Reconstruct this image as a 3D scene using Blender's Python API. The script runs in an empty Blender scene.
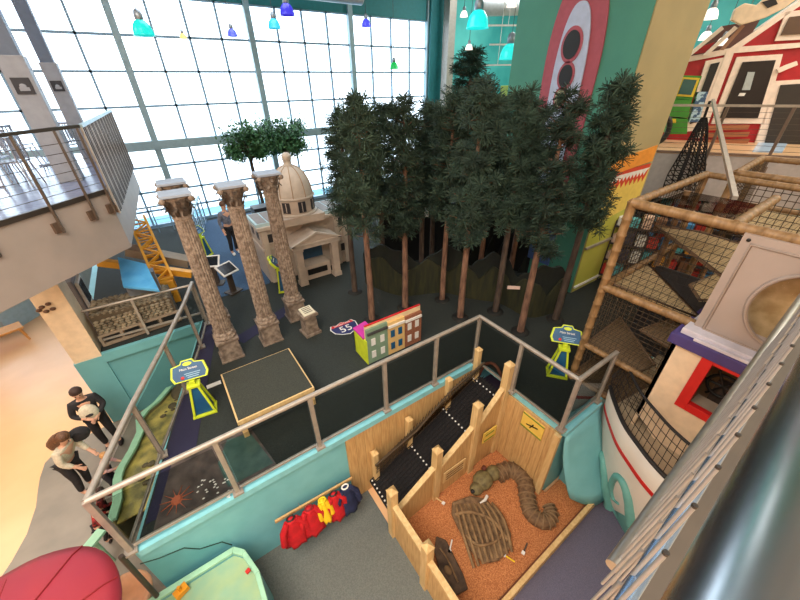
import bpy, math, random
from math import sin, cos, pi, radians as R, hypot, atan2
from mathutils import Vector as Vec, Matrix as Mat
random.seed(7)
S = bpy.context.scene
COL = S.collection

# ------------------------------------------------------------------ camera
FPX = 343.5
CZ = 6.45
PITCH, YAW, ROLL = R(32.28), R(34.19), R(-0.816)
_F = Vec((sin(YAW)*cos(PITCH), cos(YAW)*cos(PITCH), -sin(PITCH)))
_r = Vec((cos(YAW), -sin(YAW), 0)); _u = _r.cross(_F)
_R = _r*cos(ROLL) + _u*sin(ROLL); _U = _u*cos(ROLL) - _r*sin(ROLL)
cd = bpy.data.cameras.new('camera'); cam = bpy.data.objects.new('camera', cd); COL.objects.link(cam)
cd.sensor_fit = 'HORIZONTAL'; cd.sensor_width = 36; cd.lens = 36*FPX/800; cd.clip_start = 0.03; cd.clip_end = 300
cam.matrix_world = Mat(((_R.x, _U.x, -_F.x, 0), (_R.y, _U.y, -_F.y, 0), (_R.z, _U.z, -_F.z, CZ), (0, 0, 0, 1)))
S.camera = cam

# ------------------------------------------------------------------ world and light
w = bpy.data.worlds.new('world'); S.world = w; w.use_nodes = True
bgn = w.node_tree.nodes['Background']; bgn.inputs[0].default_value = (0.86, 0.94, 1.0, 1); bgn.inputs[1].default_value = 3.6
S.view_settings.view_transform = 'Standard'; S.view_settings.look = 'None'; S.view_settings.gamma = 1
S.view_settings.exposure = 0.42
try: S.view_settings.use_curve_mapping = False
except Exception: pass

def area(name, loc, size, power, color, rot=(0, 0, 0)):  # area lamps added to light the hall; no fixtures are built
    l = bpy.data.lights.new(name, 'AREA'); l.shape = 'RECTANGLE'; l.size, l.size_y = size; l.energy = power; l.color = color
    o = bpy.data.objects.new(name, l); o.location = loc; o.rotation_euler = rot; COL.objects.link(o); return o
area('ceiling_fill_light', (-3.6, 1.8, 10.8), (5, 4), 560, (1.0, 0.86, 0.70))  # added to brighten the tan floor at the left
area('under_balcony_fill', (-5.2, 8.5, 3.68), (5, 3), 150, (1.0, 0.86, 0.70))  # added without a fixture to brighten the floor under the balcony
area('ceiling_fill_light', (-8.0, 9.0, 10.8), (4, 6), 300, (1.0, 0.92, 0.84))
area('ceiling_fill_light', (-2.8, -2.4, 10.8), (8, 4), 900, (1.0, 0.93, 0.84))  # added fill for the faces turned towards the viewer, turquoise wall above all
for y_, p_, c_ in ((-.6, 45, (.7, .88, 1.0)), (-1.7, 24, (1.0, .66, .45)), (-2.5, 30, (.6, 1.0, .92)), (-3.4, 45, (1.0, .84, .7)), (-4.4, 60, (1.0, .6, .22))): area('streak_light', (8.0, y_, 10.8), (14, .2), p_, c_)  # thin tinted lamps added to lay streaks on the near steel tube
area('ceiling_fill_light', (14.5, -2.4, 10.8), (5, 4), 420, (1.0, 0.88, 0.74))  # added fill for the boat and playhouse side
area('ceiling_fill_light', (3.0, 10.0, 10.8), (5, 4), 200, (0.90, 0.96, 1.0))
area('ceiling_fill_light', (14.0, 2.0, 10.8), (4, 4), 150, (1.0, 0.88, 0.74))
area('ceiling_fill_light', (14.5, 11.0, 10.8), (4, 4), 450, (0.95, 0.98, 0.95))

# ------------------------------------------------------------------ pixel -> world on a known plane
def ray(x, y):
    d = (x-400)/FPX; e = -(y-300)/FPX
    return _R*d + _U*e + _F
def gz(x, y, z):
    d = ray(x, y); t = (z-CZ)/d.z; return Vec((d.x*t, d.y*t, z))
def onp(x, y, P, n):
    d = ray(x, y); C = Vec((0, 0, CZ)); n = Vec(n); t = (Vec(P)-C).dot(n)/d.dot(n); return C+d*t

# ------------------------------------------------------------------ materials
def srgb(h):
    if isinstance(h, str):
        c = [int(h[i:i+2], 16)/255 for i in (0, 2, 4)]
    else: c = [v/255 for v in h]
    return tuple((v/12.92 if v <= .04045 else ((v+.055)/1.055)**2.4) for v in c) + (1,)
MATS = {}
def mat(name, col, rough=.6, metal=0, col2=None, scale=8, bump=0, emit=0, coat=0, stretch=None, detail=3, sharp=None):
    if name in MATS: return MATS[name]
    m = bpy.data.materials.new(name); m.use_nodes = True; nt = m.node_tree; b = nt.nodes['Principled BSDF']
    c1 = srgb(col); b.inputs['Base Color'].default_value = c1
    b.inputs['Roughness'].default_value = rough; b.inputs['Metallic'].default_value = metal
    if coat: b.inputs['Coat Weight'].default_value = coat
    if emit:
        b.inputs['Emission Color'].default_value = c1; b.inputs['Emission Strength'].default_value = emit
    tc = nt.nodes.new('ShaderNodeTexCoord'); mp = nt.nodes.new('ShaderNodeMapping'); nz = nt.nodes.new('ShaderNodeTexNoise')
    nt.links.new(tc.outputs['Object'], mp.inputs[0]); nt.links.new(mp.outputs[0], nz.inputs['Vector'])
    if stretch: mp.inputs['Scale'].default_value = stretch
    nz.inputs['Scale'].default_value = scale; nz.inputs['Detail'].default_value = detail
    rp = nt.nodes.new('ShaderNodeValToRGB')
    lo, hi = sharp or (.35, .65)
    rp.color_ramp.elements[0].position = lo; rp.color_ramp.elements[1].position = hi
    c2 = srgb(col2) if col2 else tuple(v*.88 for v in c1[:3])+(1,)
    rp.color_ramp.elements[0].color = c1; rp.color_ramp.elements[1].color = c2
    nt.links.new(nz.outputs[0], rp.inputs[0]); nt.links.new(rp.outputs[0], b.inputs['Base Color'])
    if bump:
        bp = nt.nodes.new('ShaderNodeBump'); bp.inputs['Strength'].default_value = bump; bp.inputs['Distance'].default_value = .02
        nt.links.new(nz.outputs[0], bp.inputs['Height']); nt.links.new(bp.outputs[0], b.inputs['Normal'])
    MATS[name] = m; return m
def glassm(name, tint, gloss=.12, rough=.02):
    if name in MATS: return MATS[name]
    m = bpy.data.materials.new(name); m.use_nodes = True; nt = m.node_tree; nt.nodes.clear()
    o = nt.nodes.new('ShaderNodeOutputMaterial'); t = nt.nodes.new('ShaderNodeBsdfTransparent'); g = nt.nodes.new('ShaderNodeBsdfGlossy')
    mx = nt.nodes.new('ShaderNodeMixShader'); fr = nt.nodes.new('ShaderNodeLayerWeight'); fr.inputs[0].default_value = gloss
    t.inputs[0].default_value = tint+(1,); g.inputs['Roughness'].default_value = rough; g.inputs[0].default_value = (.9, .95, 1, 1)
    ml_ = nt.nodes.new('ShaderNodeMath'); ml_.operation = 'MULTIPLY'; ml_.inputs[1].default_value = .18; nt.links.new(fr.outputs['Fresnel'], ml_.inputs[0]); nt.links.new(ml_.outputs[0], mx.inputs[0]); nt.links.new(t.outputs[0], mx.inputs[1]); nt.links.new(g.outputs[0], mx.inputs[2])
    nt.links.new(mx.outputs[0], o.inputs[0]); MATS[name] = m; return m

TAN = mat('polished_tan_floor', (240, 192, 146), .3, col2=(232, 184, 138), scale=1.2)
GREYF = mat('grey_vinyl_floor', (140, 132, 122), .4, col2=(126, 120, 112), scale=2)
GCARP = mat('grey_green_carpet', (108, 112, 108), .95, col2=(92, 96, 94), scale=60, bump=.2)
PCARP = mat('slate_purple_carpet', (106, 104, 126), .95, col2=(88, 88, 108), scale=90, bump=.2)
DCARP = mat('dark_green_carpet', (31, 37, 36), .95, col2=(45, 51, 49), scale=70, bump=.2)
NCARP = mat('navy_carpet', (30, 29, 56), .95, col2=(40, 38, 66), scale=70)
BCARP = mat('blue_carpet', (46, 74, 104), .9, col2=(56, 86, 118), scale=40)
TEAL = mat('turquoise_paint', (124, 194, 204), .5, col2=(116, 186, 196), scale=3)
TEALD = mat('teal_paint', (108, 172, 180), .55, col2=(102, 164, 172), scale=2)
TEALW = mat('tower_teal', (72, 138, 118), .7, col2=(68, 132, 114), scale=2)
TANW = mat('tower_tan', (166, 152, 110), .7, col2=(158, 146, 106), scale=1.5)
BEIGE = mat('fascia_beige', (168, 154, 146), .7, col2=(160, 148, 140), scale=2)
LAV = mat('fascia_lavender', (178, 172, 172), .7)
CREAM = mat('cream_paint', (232, 208, 178), .6)
STEEL = mat('brushed_steel', (176, 172, 166), .32, .85, col2=(150, 146, 140), scale=14)
RAILM = mat('grey_rail_metal', (168, 160, 150), .42, .35, col2=(154, 146, 138), scale=9)
RAILD = mat('dark_rail_metal', (86, 78, 72), .4, .6)
CHROME = mat('polished_steel_tube', (214, 218, 224), .25, 1.0, col2=(176, 178, 182), scale=3, stretch=(.2, 8, 8))
MULL = mat('window_mullion', (140, 172, 196), .5, 0)
MULLT = mat('silver_mullion', (150, 176, 186), .45, .2)
COLB = mat('blue_grey_steel_column', (96, 110, 132), .55)
WHITE = mat('white_paint', (232, 230, 226), .5)
BLACK = mat('black_paint', (18, 18, 20), .5)
WOODL = mat('light_pine_boards', (206, 170, 116), .6, col2=(184, 144, 92), scale=6, stretch=(6, 6, .5))
WOODP = mat('pale_pine_post', (218, 188, 136), .55, col2=(200, 166, 112), scale=5, stretch=(4, 4, .5))
STONE = mat('weathered_column_stone', (158, 142, 128), .85, col2=(104, 88, 76), scale=16, bump=.6, detail=6)
STONE2 = mat('column_plinth_stone', (146, 130, 116), .85, col2=(98, 84, 74), scale=9, bump=.6, detail=6)
ABAC = mat('blue_grey_abacus', (150, 160, 176), .7)
BARK = mat('pine_bark', (138, 104, 84), .95, col2=(92, 66, 54), scale=14, stretch=(1, 1, .25), bump=.8, detail=5)
BARKD = mat('dark_pine_bark', (86, 72, 62), .95, col2=(58, 46, 40), scale=14, stretch=(1, 1, .25), bump=.8, detail=5)
NEED = mat('pine_needles', (36, 56, 46), .8, col2=(62, 84, 68), scale=5)
NEED2 = mat('deep_pine_needles', (28, 46, 38), .8, col2=(50, 72, 58), scale=5)
LEAF = mat('ficus_leaves', (46, 92, 56), .6, col2=(78, 122, 78), scale=9)
SANDST = mat('sandstone_panel', (190, 172, 156), .7, col2=(176, 160, 146), scale=6)
SANDL = mat('sandstone_pale', (196, 182, 168), .7)
YG = mat('chartreuse_paint', (206, 222, 50), .5)
BLUEP = mat('sign_blue', (22, 74, 118), .5, col2=(28, 92, 130), scale=4)
SAND = mat('orange_rubber_mulch', (208, 140, 88), .95, col2=(160, 92, 52), scale=55, bump=1.0, detail=5)
FOSS = mat('fossil_resin', (132, 104, 74), .8, col2=(88, 66, 46), scale=12, bump=.7, detail=5)
FOSSG = mat('fossil_skull_green', (122, 112, 74), .75, col2=(92, 80, 52), scale=14, bump=.5)
BAMB = mat('bamboo_pole', (148, 116, 78), .5, col2=(122, 92, 58), scale=8, stretch=(3, 3, 1))
NET = mat('black_net_rope', (24, 22, 24), .9)
NETB = mat('brown_net_cord', (72, 58, 42), .9)
DECK = mat('tan_net_deck', (170, 142, 100), .9, col2=(150, 122, 84), scale=20)
RED = mat('red_fabric', (200, 22, 34), .7, col2=(170, 14, 26), scale=9)
YEL = mat('yellow_fabric', (244, 204, 30), .7)
NAVY = mat('navy_fabric', (24, 32, 66), .8, col2=(34, 44, 84), scale=9)
AWN = mat('red_awning_fabric', (156, 44, 56), .6, col2=(148, 40, 60), scale=2)
ORNG = mat('crane_orange', (226, 160, 44), .5)
HULL = mat('boat_white_hull', (226, 222, 214), .45, col2=(218, 212, 204), scale=2)
REDP = mat('red_paint', (204, 28, 28), .5)
PURP = mat('purple_paint', (70, 58, 118), .6)
BARN = mat('barn_red_boards', (176, 20, 30), .6, col2=(150, 14, 24), scale=3)
SKIN = mat('skin', (214, 164, 138), .6)
MINT = mat('mint_paint', (158, 208, 178), .5)
GLASS = glassm('rail_glass', (.76, .78, .77), .035)
WGL = glassm('window_glass', (.93, .97, 1.0), .05)

# ------------------------------------------------------------------ mesh builder
class MB:
    def __init__(s): s.v = []; s.f = []; s.sm = []
    def add(s, vs, fs, smooth=False):
        n = len(s.v); s.v += [Vec(p) for p in vs]; s.f += [tuple(i+n for i in f) for f in fs]; s.sm += [smooth]*len(fs); return s
    def hexa(s, p, smooth=False):
        return s.add(p, [(3, 2, 1, 0), (4, 5, 6, 7), (0, 1, 5, 4), (1, 2, 6, 5), (2, 3, 7, 6), (3, 0, 4, 7)], smooth)
    def box2(s, x0, x1, y0, y1, z0, z1):
        return s.hexa([(x0, y0, z0), (x1, y0, z0), (x1, y1, z0), (x0, y1, z0), (x0, y0, z1), (x1, y0, z1), (x1, y1, z1), (x0, y1, z1)])
    def box(s, c, d, rz=0, M=None, taper=1):
        x, y, z = d[0]/2, d[1]/2, d[2]/2; t = taper
        p = [Vec(q) for q in ((-x, -y, -z), (x, -y, -z), (x, y, -z), (-x, y, -z), (-x*t, -y*t, z), (x*t, -y*t, z), (x*t, y*t, z), (-x*t, y*t, z))]
        if M is None: M = Mat.Rotation(rz, 3, 'Z')
        return s.hexa([M @ q + Vec(c) for q in p])
    def prism(s, pts, vec):
        n = len(pts); vec = Vec(vec); p = [Vec(q) for q in pts]
        nn = Vec((0, 0, 0))
        for i in range(n): nn += p[i].cross(p[(i+1) % n])
        if nn.dot(vec) > 0: p = p[::-1]
        return s.add(p+[q+vec for q in p], [tuple(range(n)), tuple(range(2*n-1, n-1, -1))] + [(i, i+n, (i+1) % n+n, (i+1) % n) for i in range(n)])
    def bar(s, a, b, wd, h=None):
        a, b = Vec(a), Vec(b); d = (b-a); 
        if d.length < 1e-6: return s
        h = h or wd; d.normalize(); up = Vec((0, 0, 1)) if abs(d.z) < .95 else Vec((0, 1, 0))
        x = d.cross(up).normalized()*wd/2; y = x.cross(d).normalized()*h/2
        return s.hexa([a-x-y, a+x-y, a+x+y, a-x+y, b-x-y, b+x-y, b+x+y, b-x+y])
    def path(s, pts, r, n=8, smooth=True, closed=False):
        pts = [Vec(p) for p in pts]; rs = r if isinstance(r, (list, tuple)) else [r]*len(pts)
        t0 = (pts[1]-pts[0]).normalized(); up = Vec((0, 0, 1)) if abs(t0.z) < .9 else Vec((1, 0, 0))
        x = t0.cross(up).normalized(); base = len(s.v); m = len(pts); vs = []; fs = []
        for i, p in enumerate(pts):
            a = pts[max(i-1, 0)]; b = pts[min(i+1, m-1)]; t = (b-a).normalized()
            x = (x - t*x.dot(t)).normalized(); y = t.cross(x)
            for k in range(n):
                an = 2*pi*k/n; vs.append(p + x*cos(an)*rs[i] + y*sin(an)*rs[i])
        for i in range(m-1):
            for k in range(n):
                k2 = (k+1) % n; fs.append((i*n+k, i*n+k2, (i+1)*n+k2, (i+1)*n+k))
        s.add(vs, fs, smooth); s.add(vs[:n], [tuple(range(n-1, -1, -1))]); return s.add(vs[-n:], [tuple(range(n))])
    def tube(s, a, b, r, n=8, r1=None): return s.path([a, b], [r, r if r1 is None else r1], n)
    def lathe(s, prof, c=(0, 0, 0), n=20, smooth=True, flute=0, sy=1):
        vs = []; fs = []; c = Vec(c); m = len(prof)
        for (r, z) in prof:
            for k in range(n):
                rr = r*(1-flute*(k % 2)); an = 2*pi*k/n; vs.append(c+Vec((rr*cos(an), rr*sin(an)*sy, z)))
        for i in range(m-1):
            for k in range(n):
                k2 = (k+1) % n; fs.append((i*n+k, i*n+k2, (i+1)*n+k2, (i+1)*n+k))
        s.add(vs, fs, smooth); s.add(vs[:n], [tuple(range(n-1, -1, -1))]); return s.add(vs[-n:], [tuple(range(n))])
    def ball(s, c, r, n=12, m=8):
        if not isinstance(r, (tuple, list)): r = (r, r, r)
        prof = [(max(sin(pi*i/m), .02), -cos(pi*i/m)) for i in range(m+1)]; vs = []; fs = []
        for (q, z) in prof:
            for k in range(n): vs.append(Vec(c)+Vec((q*cos(2*pi*k/n)*r[0], q*sin(2*pi*k/n)*r[1], z*r[2])))
        for i in range(m):
            for k in range(n): k2 = (k+1) % n; fs.append((i*n+k, i*n+k2, (i+1)*n+k2, (i+1)*n+k))
        fs.append(tuple(range(n-1, -1, -1))); fs.append(tuple(range(m*n, (m+1)*n)))
        return s.add(vs, fs, True)

def rootM(o):
    M = Mat.Identity(4)
    while o is not None:
        M = Mat.LocRotScale(o.location, o.rotation_euler, o.scale) @ M; o = o.parent
    return M
def obj(name, mb, m, parent=None, bevel=0, kind=None, label=None, sub=0):
    me = bpy.data.meshes.new(name); vs = mb.v
    if parent is not None:
        I = rootM(parent).inverted(); vs = [I @ v for v in vs]
    me.from_pydata([tuple(v) for v in vs], [], mb.f); me.polygons.foreach_set('use_smooth', mb.sm); me.update()
    me.materials.append(m)
    o = bpy.data.objects.new(name, me); COL.objects.link(o)
    if parent is not None: o.parent = parent
    if bevel:
        b = o.modifiers.new('bevel', 'BEVEL'); b.width = bevel; b.segments = 2; b.limit_method = 'ANGLE'
    if sub:
        b = o.modifiers.new('sub', 'SUBSURF'); b.levels = sub; b.render_levels = sub
    if kind: o['kind'] = kind
    if label: o['label'] = label
    return o
def tag(o, label, cat, group=None):
    o['label'] = label; o['category'] = cat
    if group: o['group'] = group
    return o
def thing(name, label, cat, loc=(0, 0, 0), rz=0, group=None):
    o = bpy.data.objects.new(name, None); COL.objects.link(o); o.empty_display_size = .1
    o.location = loc; o.rotation_euler = (0, 0, rz); return tag(o, label, cat, group)
def dup(root, loc, rz, label=None, group=None, scale=None):
    r = root.copy(); COL.objects.link(r); r.location = loc; r.rotation_euler = (0, 0, rz)
    if label: r['label'] = label
    if group: r['group'] = group
    if scale: r.scale = scale
    for ch in list(root.children):
        c = ch.copy(); COL.objects.link(c); c.parent = r
        for g in list(ch.children):
            d = g.copy(); COL.objects.link(d); d.parent = c
    return r
def struct(name, mb, m, bevel=0): return obj(name, mb, m, None, bevel, 'structure')
def text(name, body, size, M, m, parent, ext=.003, align='CENTER'):
    c = bpy.data.curves.new(name, 'FONT'); c.body = body; c.size = size; c.extrude = ext; c.align_x = align; c.align_y = 'CENTER'
    t = bpy.data.objects.new('tmp', c); COL.objects.link(t)
    dg = bpy.context.evaluated_depsgraph_get(); me = bpy.data.meshes.new_from_object(t.evaluated_get(dg))
    bpy.data.objects.remove(t); me.transform(M)
    if parent is not None: me.transform(rootM(parent).inverted())
    me.materials.clear(); me.materials.append(m); o = bpy.data.objects.new(name, me); COL.objects.link(o); o.parent = parent; return o
def frameM(o, x, y):
    x = Vec(x).normalized(); y = Vec(y); y = (y-x*y.dot(x)).normalized(); z = x.cross(y)
    return Mat(((x.x, y.x, z.x, o[0]), (x.y, y.y, z.y, o[1]), (x.z, y.z, z.z, o[2]), (0, 0, 0, 1)))

def smooth(P, k=5):
    out = []
    for i in range(len(P)-1):
        p0 = P[max(i-1, 0)]; p1 = P[i]; p2 = P[i+1]; p3 = P[min(i+2, len(P)-1)]
        for j in range(k):
            t = j/k; out.append(.5*((2*p1)+(p2-p0)*t+(2*p0-5*p1+4*p2-p3)*t*t+(3*p1-p0-3*p2+p3)*t**3))
    return out+[P[-1]]

PZ = 1.8     # platform level
MZ = 4.85    # upper level

# ================================================================== SETTING
struct('floor', MB().box2(-14, 20, -5, 16, -.1, 0), TAN)
bp = [(58, 450), (45, 463), (40, 478), (38, 490), (36, 507), (27, 534), (12, 561), (0, 579), (-40, 640)]
pts = [gz(x, y, .0) for x, y in bp]
poly = [Vec((-2.3, 8.0, 0))] + pts + [Vec((-3.5, 1.5, 0)), Vec((-1.3, 1.5, 0)), Vec((-1.3, 8.0, 0))]
struct('floor', MB().prism(poly, (0, 0, .004)), GREYF)
struct('floor', MB().prism([(-1.3, 3.4, 0), (-1.1, .3, 0), (1.45, .3, 0), (1.45, 3.4, 0)], (0, 0, .008)), GCARP)
struct('floor', MB().box2(1.45, 9, -4, .72, 0, .008), PCARP)

# platform (raised exhibit floor)
lower = [(-1.60, 3.35), (4.05, 3.35), (4.05, 2.5), (4.05, 1.42), (5.05, 1.42), (12.5, 1.42), (12.5, 16), (-2.44, 16), (-2.44, 8.05), (-.15, 8.05)]
m = MB()
m.prism([(-1.60, 3.35, 0), (4.05, 3.35, 0), (4.05, 8.05, 0), (-.15, 8.05, 0)], (0, 0, PZ))
m.box2(4.05, 4.75, 3.35, 8.05, 0, PZ); m.box2(4.05, 4.75, 2.5, 3.35, 0, 1.15).box2(4.1, 4.75, 2.5, 3.35, 1.74, PZ); m.box2(4.05, 4.75, 1.42, 2.5, 0, PZ)
m.box2(4.75, 19.8, 1.42, 8.05, 0, PZ); m.box2(-2.44, 19.8, 8.05, 16, 0, PZ)
struct('floor_platform', m, TEAL)
m = MB()
m.prism([(-1.54, 3.42, PZ), (3.98, 3.42, PZ), (3.98, 8.05, PZ), (-.12, 8.05, PZ)], (0, 0, .008))
m.box2(4.14, 4.75, 2.5, 3.42, PZ, PZ+.008); m.box2(3.98, 4.75, 3.42, 8.05, PZ, PZ+.008); m.box2(4.12, 4.75, 1.49, 2.5, PZ, PZ+.008); m.box2(4.75, 19.8, 1.49, 8.05, PZ, PZ+.008)
m.box2(-2.3, 19.8, 8.05, 15.9, PZ, PZ+.008)
struct('floor_platform_carpet', m, DCARP)
m = MB().prism([(-1.46, 3.6, PZ+.009), (-1.0, 3.6, PZ+.009), (.20, 7.9, PZ+.009), (-.12, 7.9, PZ+.009)], (0, 0, .004))
m.prism([(.30, 6.9, PZ+.009), (.45, 6.6, PZ+.009), (2.0, 7.3, PZ+.009), (1.9, 7.6, PZ+.009)], (0, 0, .004))
struct('floor_navy_strip', m, NCARP)
struct('floor_blue_ramp', MB().prism([(.25, 8.9, PZ+.009), (1.7, 8.9, PZ+.009), (3.2, 15.6, PZ+.009), (1.0, 15.6, PZ+.009)], (0, 0, .006)), BCARP)
struct('trim_platform_edge', MB().box2(-1.55, 4.07, 3.29, 3.35, PZ-.09, PZ+.02).box2(4.03, 4.09, 1.36, 2.5, PZ-.09, PZ+.02).box2(4.09, 5.05, 1.36, 1.42, PZ-.09, PZ+.02),
       mat('light_turquoise_trim', (132, 202, 214), .5))
struct('trim_tunnel_carpet', MB().box2(4.05, 4.75, 2.5, 3.35, 1.151, 1.17), mat('deep_purple_carpet', (52, 40, 60), .9))
struct('wall_tunnel_end', MB().box2(4.72, 4.75, 2.5, 3.35, 1.17, 1.79), BLACK)
# wood cladding
m = MB(); x = 1.17
while x < 4.0: m.box2(x, x+.158, 3.30, 3.345, .0, PZ-.10); x += .162
struct('wall_boards_back', m, WOODL, .004)
m = MB(); y = 1.44
while y < 2.45: m.box2(4.0, 4.045, y, y+.168, .0, PZ-.10); y += .172
struct('wall_boards_right', m, WOODL, .004)
# pillar + teal wall at left
struct('wall_pillar', MB().box2(-2.50, -2.06, 7.98, 8.5, 1.75, 4.0), CREAM)
struct('wall_pillar_base', MB().box2(-2.52, -2.04, 7.96, 8.5, 0, 1.75), TEALD)
struct('wall_teal_left', MB().box2(-2.04, -.2, 8.0, 8.12, 0, 1.80).box2(-2.04, -.2, 7.9, 8.0, 1.62, 1.82), TEALD)
struct('wall_left', MB().box2(-14.2, -14, -5, 30, 0, 11), CREAM)
struct('wall_back', MB().box2(-14, 20, -5.2, -5, 0, 11), CREAM)
struct('wall_right', MB().box2(19.8, 20, -5, 16, 0, 11), mat('far_wall_teal', (60, 160, 160), .7, col2=(90, 190, 186), scale=.6))
struct('wall_behind_left', MB().box2(-14, -7.2, 16, 16.2, 0, 11), CREAM)
struct('ceiling', MB().box2(-14, 20, -5, 16, 11, 11.2), mat('ceiling_grey', (190, 196, 196), .8))
# window wall
WY = 16.0
mull = MB(); thick = MB(); X0 = .39; PW = 1.015; TOPZ = 8.85
rows = [2.45, 3.12, 3.98, 5.88, 6.87, 7.82]
for k in range(-7, 13):
    X = X0+PW*k
    if k % 4 == 0: thick.box2(X-.10, X+.10, WY-.22, WY, PZ, 10.9)
    else: mull.box2(X-.034, X+.034, WY-.09, WY, PZ, TOPZ if k > -7 else 10.9)
for z in rows: mull.box2(X0-7*PW, X0+12*PW, WY-.09, WY, z-.034, z+.034)
if True:
    mull.box2(X0-7*PW, X0+12*PW, WY-.09, WY, 8.80, 8.86)
struct('trim_mullions', mull, MULL); struct('trim_thick_mullions', thick, MULLT)
struct('trim_window_beam', MB().box2(X0-7*PW, X0+12*PW, WY-.3, WY, 4.55, 4.84), MULLT)
struct('wall_window_header', MB().box2(-7.2, 13, WY-.12, WY+.1, TOPZ, 11), mat('header_teal', (30, 122, 128), .6))
struct('wall_window_foot', MB().box2(-7.2, 13, WY-.1, WY+.1, 0, PZ+.12), MULL)
struct('window_1', MB().box2(X0-7*PW, X0+12*PW, WY-.045, WY-.035, PZ+.1, TOPZ), WGL)
struct('trim_corner_pier', MB().box2(12.55, 13.3, WY-.35, WY+.1, PZ, 11), mat('pier_teal', (36, 120, 128), .6))
struct('trim_steel_pier', MB().box2(13.0, 13.4, 14.9, 15.3, PZ, 11), mat('pier_silver', (168, 160, 152), .45, .4))
struct('wall_window_right', MB().box2(13.3, 20, WY-.05, WY+.1, 0, 11), MATS['far_wall_teal'])
struct('trim_ceiling_duct', MB().path([(3.2, 13.6, 8.97), (7.8, 13.6, 8.97)], .22, 14), mat('duct_grey', (190, 196, 200), .5, .2))
# outside
struct('floor_outside', MB().box2(-60, 80, 16.3, 160, -.2, -.05), mat('snowy_ground', (235, 240, 244), .9))
struct('floor_outside_walk', MB().box2(-60, 80, 16.3, 24.5, -.05, -.03), mat('wet_asphalt', (60, 120, 140), .6, col2=(90, 150, 170), scale=.5))
# columns rising beside the balcony
for k, (a, b, Y) in enumerate((((1, 28), 60, 10.6), ((15, 32), 0, 12.6))):
    pass
PLC = mat('column_cladding_grey', (150, 154, 164), .6)
SGN = mat('restroom_sign_black', (30, 34, 46), .5)
for (pxa, pxb, py, Y, w_) in ((9, 37, 86, 9.6, 0), (49, 66, 86, 12.0, 0)):
    A = onp(pxa, py, (0, Y, 0), (0, 1, 0)); B = onp(pxb, py, (0, Y, 0), (0, 1, 0))
    zc = 6.93
    struct('wall_column_cladding', MB().box2(A.x, B.x, Y, Y+.4, MZ, zc), PLC, .01)
    struct('wall_steel_column', MB().box2(A.x+.03, B.x-.03, Y+.05, Y+.35, zc, 11), COLB)
    c = (A+B)/2; hw = (B.x-A.x)*.34
    sg = thing('column_sign', 'black square notice on the %s grey column by the balcony' % ('nearer' if Y < 10 else 'farther'), 'sign', (c.x, Y-.01, c.z))
    obj('sign_plate', MB().box2(c.x-hw, c.x+hw, Y-.02, Y-.002, c.z-hw*1.0, c.z+hw*1.0), SGN, sg)
    obj('sign_symbol', MB().box2(c.x-hw*.5, c.x+hw*.6, Y-.026, Y-.02, c.z-hw*.6, c.z-hw*.15).ball((c.x, Y-.022, c.z-hw*.05), (hw*.4, .006, hw*.35)), PLC, sg)

# balcony (upper level at left)
bal = [(-.83, 8.39), (-.50, 14.0), (-14, 14.0), (-14, -1.0), (-4.9, 4.0)]
bal = [Vec((x, y, 3.72)) for x, y in bal]
struct('floor_balcony', MB().prism(bal, (0, 0, MZ-3.72-.03)), BEIGE)
bfl = [(-.86, 8.40), (-.53, 14.0), (-14, 14.0), (-14, -1.0), (-4.9, 4.05)]
struct('floor_balcony_boards', MB().prism([Vec((x, y, MZ-.03)) for x, y in bfl], (0, 0, .03)), mat('glossy_blue_grey_boards', (136, 146, 176), .18, col2=(112, 122, 156), scale=3, stretch=(1, 8, 1)))
struct('trim_balcony_edge', MB().bar((-4.9, 4.0, MZ-.02), (-.84, 8.38, MZ-.02), .05, .08), RAILD)

# mezzanine under the photographer
struct('floor_mezzanine', MB().box2(.9, 7, -4.9, -.06, MZ-.3, MZ), mat('beige_mezzanine_floor', (178, 158, 128), .6))
# upper level at right
d2 = Vec((.54, -.842, 0)); n2 = Vec((.842, .54, 0)); E0 = Vec((10.75, 4.55, MZ))
def ml(t, o, z=MZ): p = E0 + d2*t + n2*o; return Vec((p.x, p.y, z))
struct('floor_upper_right', MB().prism([ml(-1.2, 0, MZ-1.15), ml(8, 0, MZ-1.15), ml(8, 7, MZ-1.15), ml(-1.2, 7, MZ-1.15)], (0, 0, 1.12)), LAV)
struct('floor_upper_right_boards', MB().prism([ml(-1.2, 0.02, MZ-.03), ml(8, 0.02, MZ-.03), ml(8, 7, MZ-.03), ml(-1.2, 7, MZ-.03)], (0, 0, .03)), mat('upper_tan_floor', (214, 176, 136), .3))

# tower
struct('wall_tower_teal', MB().box2(7.9, 8.0, 3.8, 6.72, PZ, 11), TEALW)
struct('wall_tower_tan', MB().box2(7.92, 10.0, 3.78, 3.9, PZ, 11), TANW)
struct('wall_tower_back', MB().box2(8.0, 10.0, 6.62, 6.72, PZ, 11).box2(9.9, 10.0, 3.9, 6.62, PZ, 11), TEALW)

# ================================================================== ROCKET MURAL
TP = (7.9, 0, 0); TN = (1, 0, 0)
def tw(x, y, off=0.0): p = onp(x, y, TP, TN); return Vec((7.9-off, p.y, p.z))
rk = thing('rocket_mural', 'large rose and pale blue rocket panel high on the teal tower wall', 'mural', (7.88, 5.0, 5.5))
yc = 5.13
def rockp(w_, z0, z1, zt, off):
    # outline in (y,z): straight sides curving to a nose at zt
    pts = []
    for i in range(0, 15):
        a = i/14; z = z0+(z1-z0)*a; pts.append((yc+w_*(.86+.14*sin(a*pi/2)), z))
    for i in range(1, 16):
        a = i/15; pts.append((yc+w_*(cos(a*pi/2)**.8 if a < 1 else 0), z1+(zt-z1)*sin(a*pi/2)))
    left = [(2*yc-y_, z) for y_, z in pts[:-1]][::-1]
    return [Vec((7.9-off, y_, z)) for y_, z in pts+left]
A_ = tw(541, 100); B_ = tw(595, 100)
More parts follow.
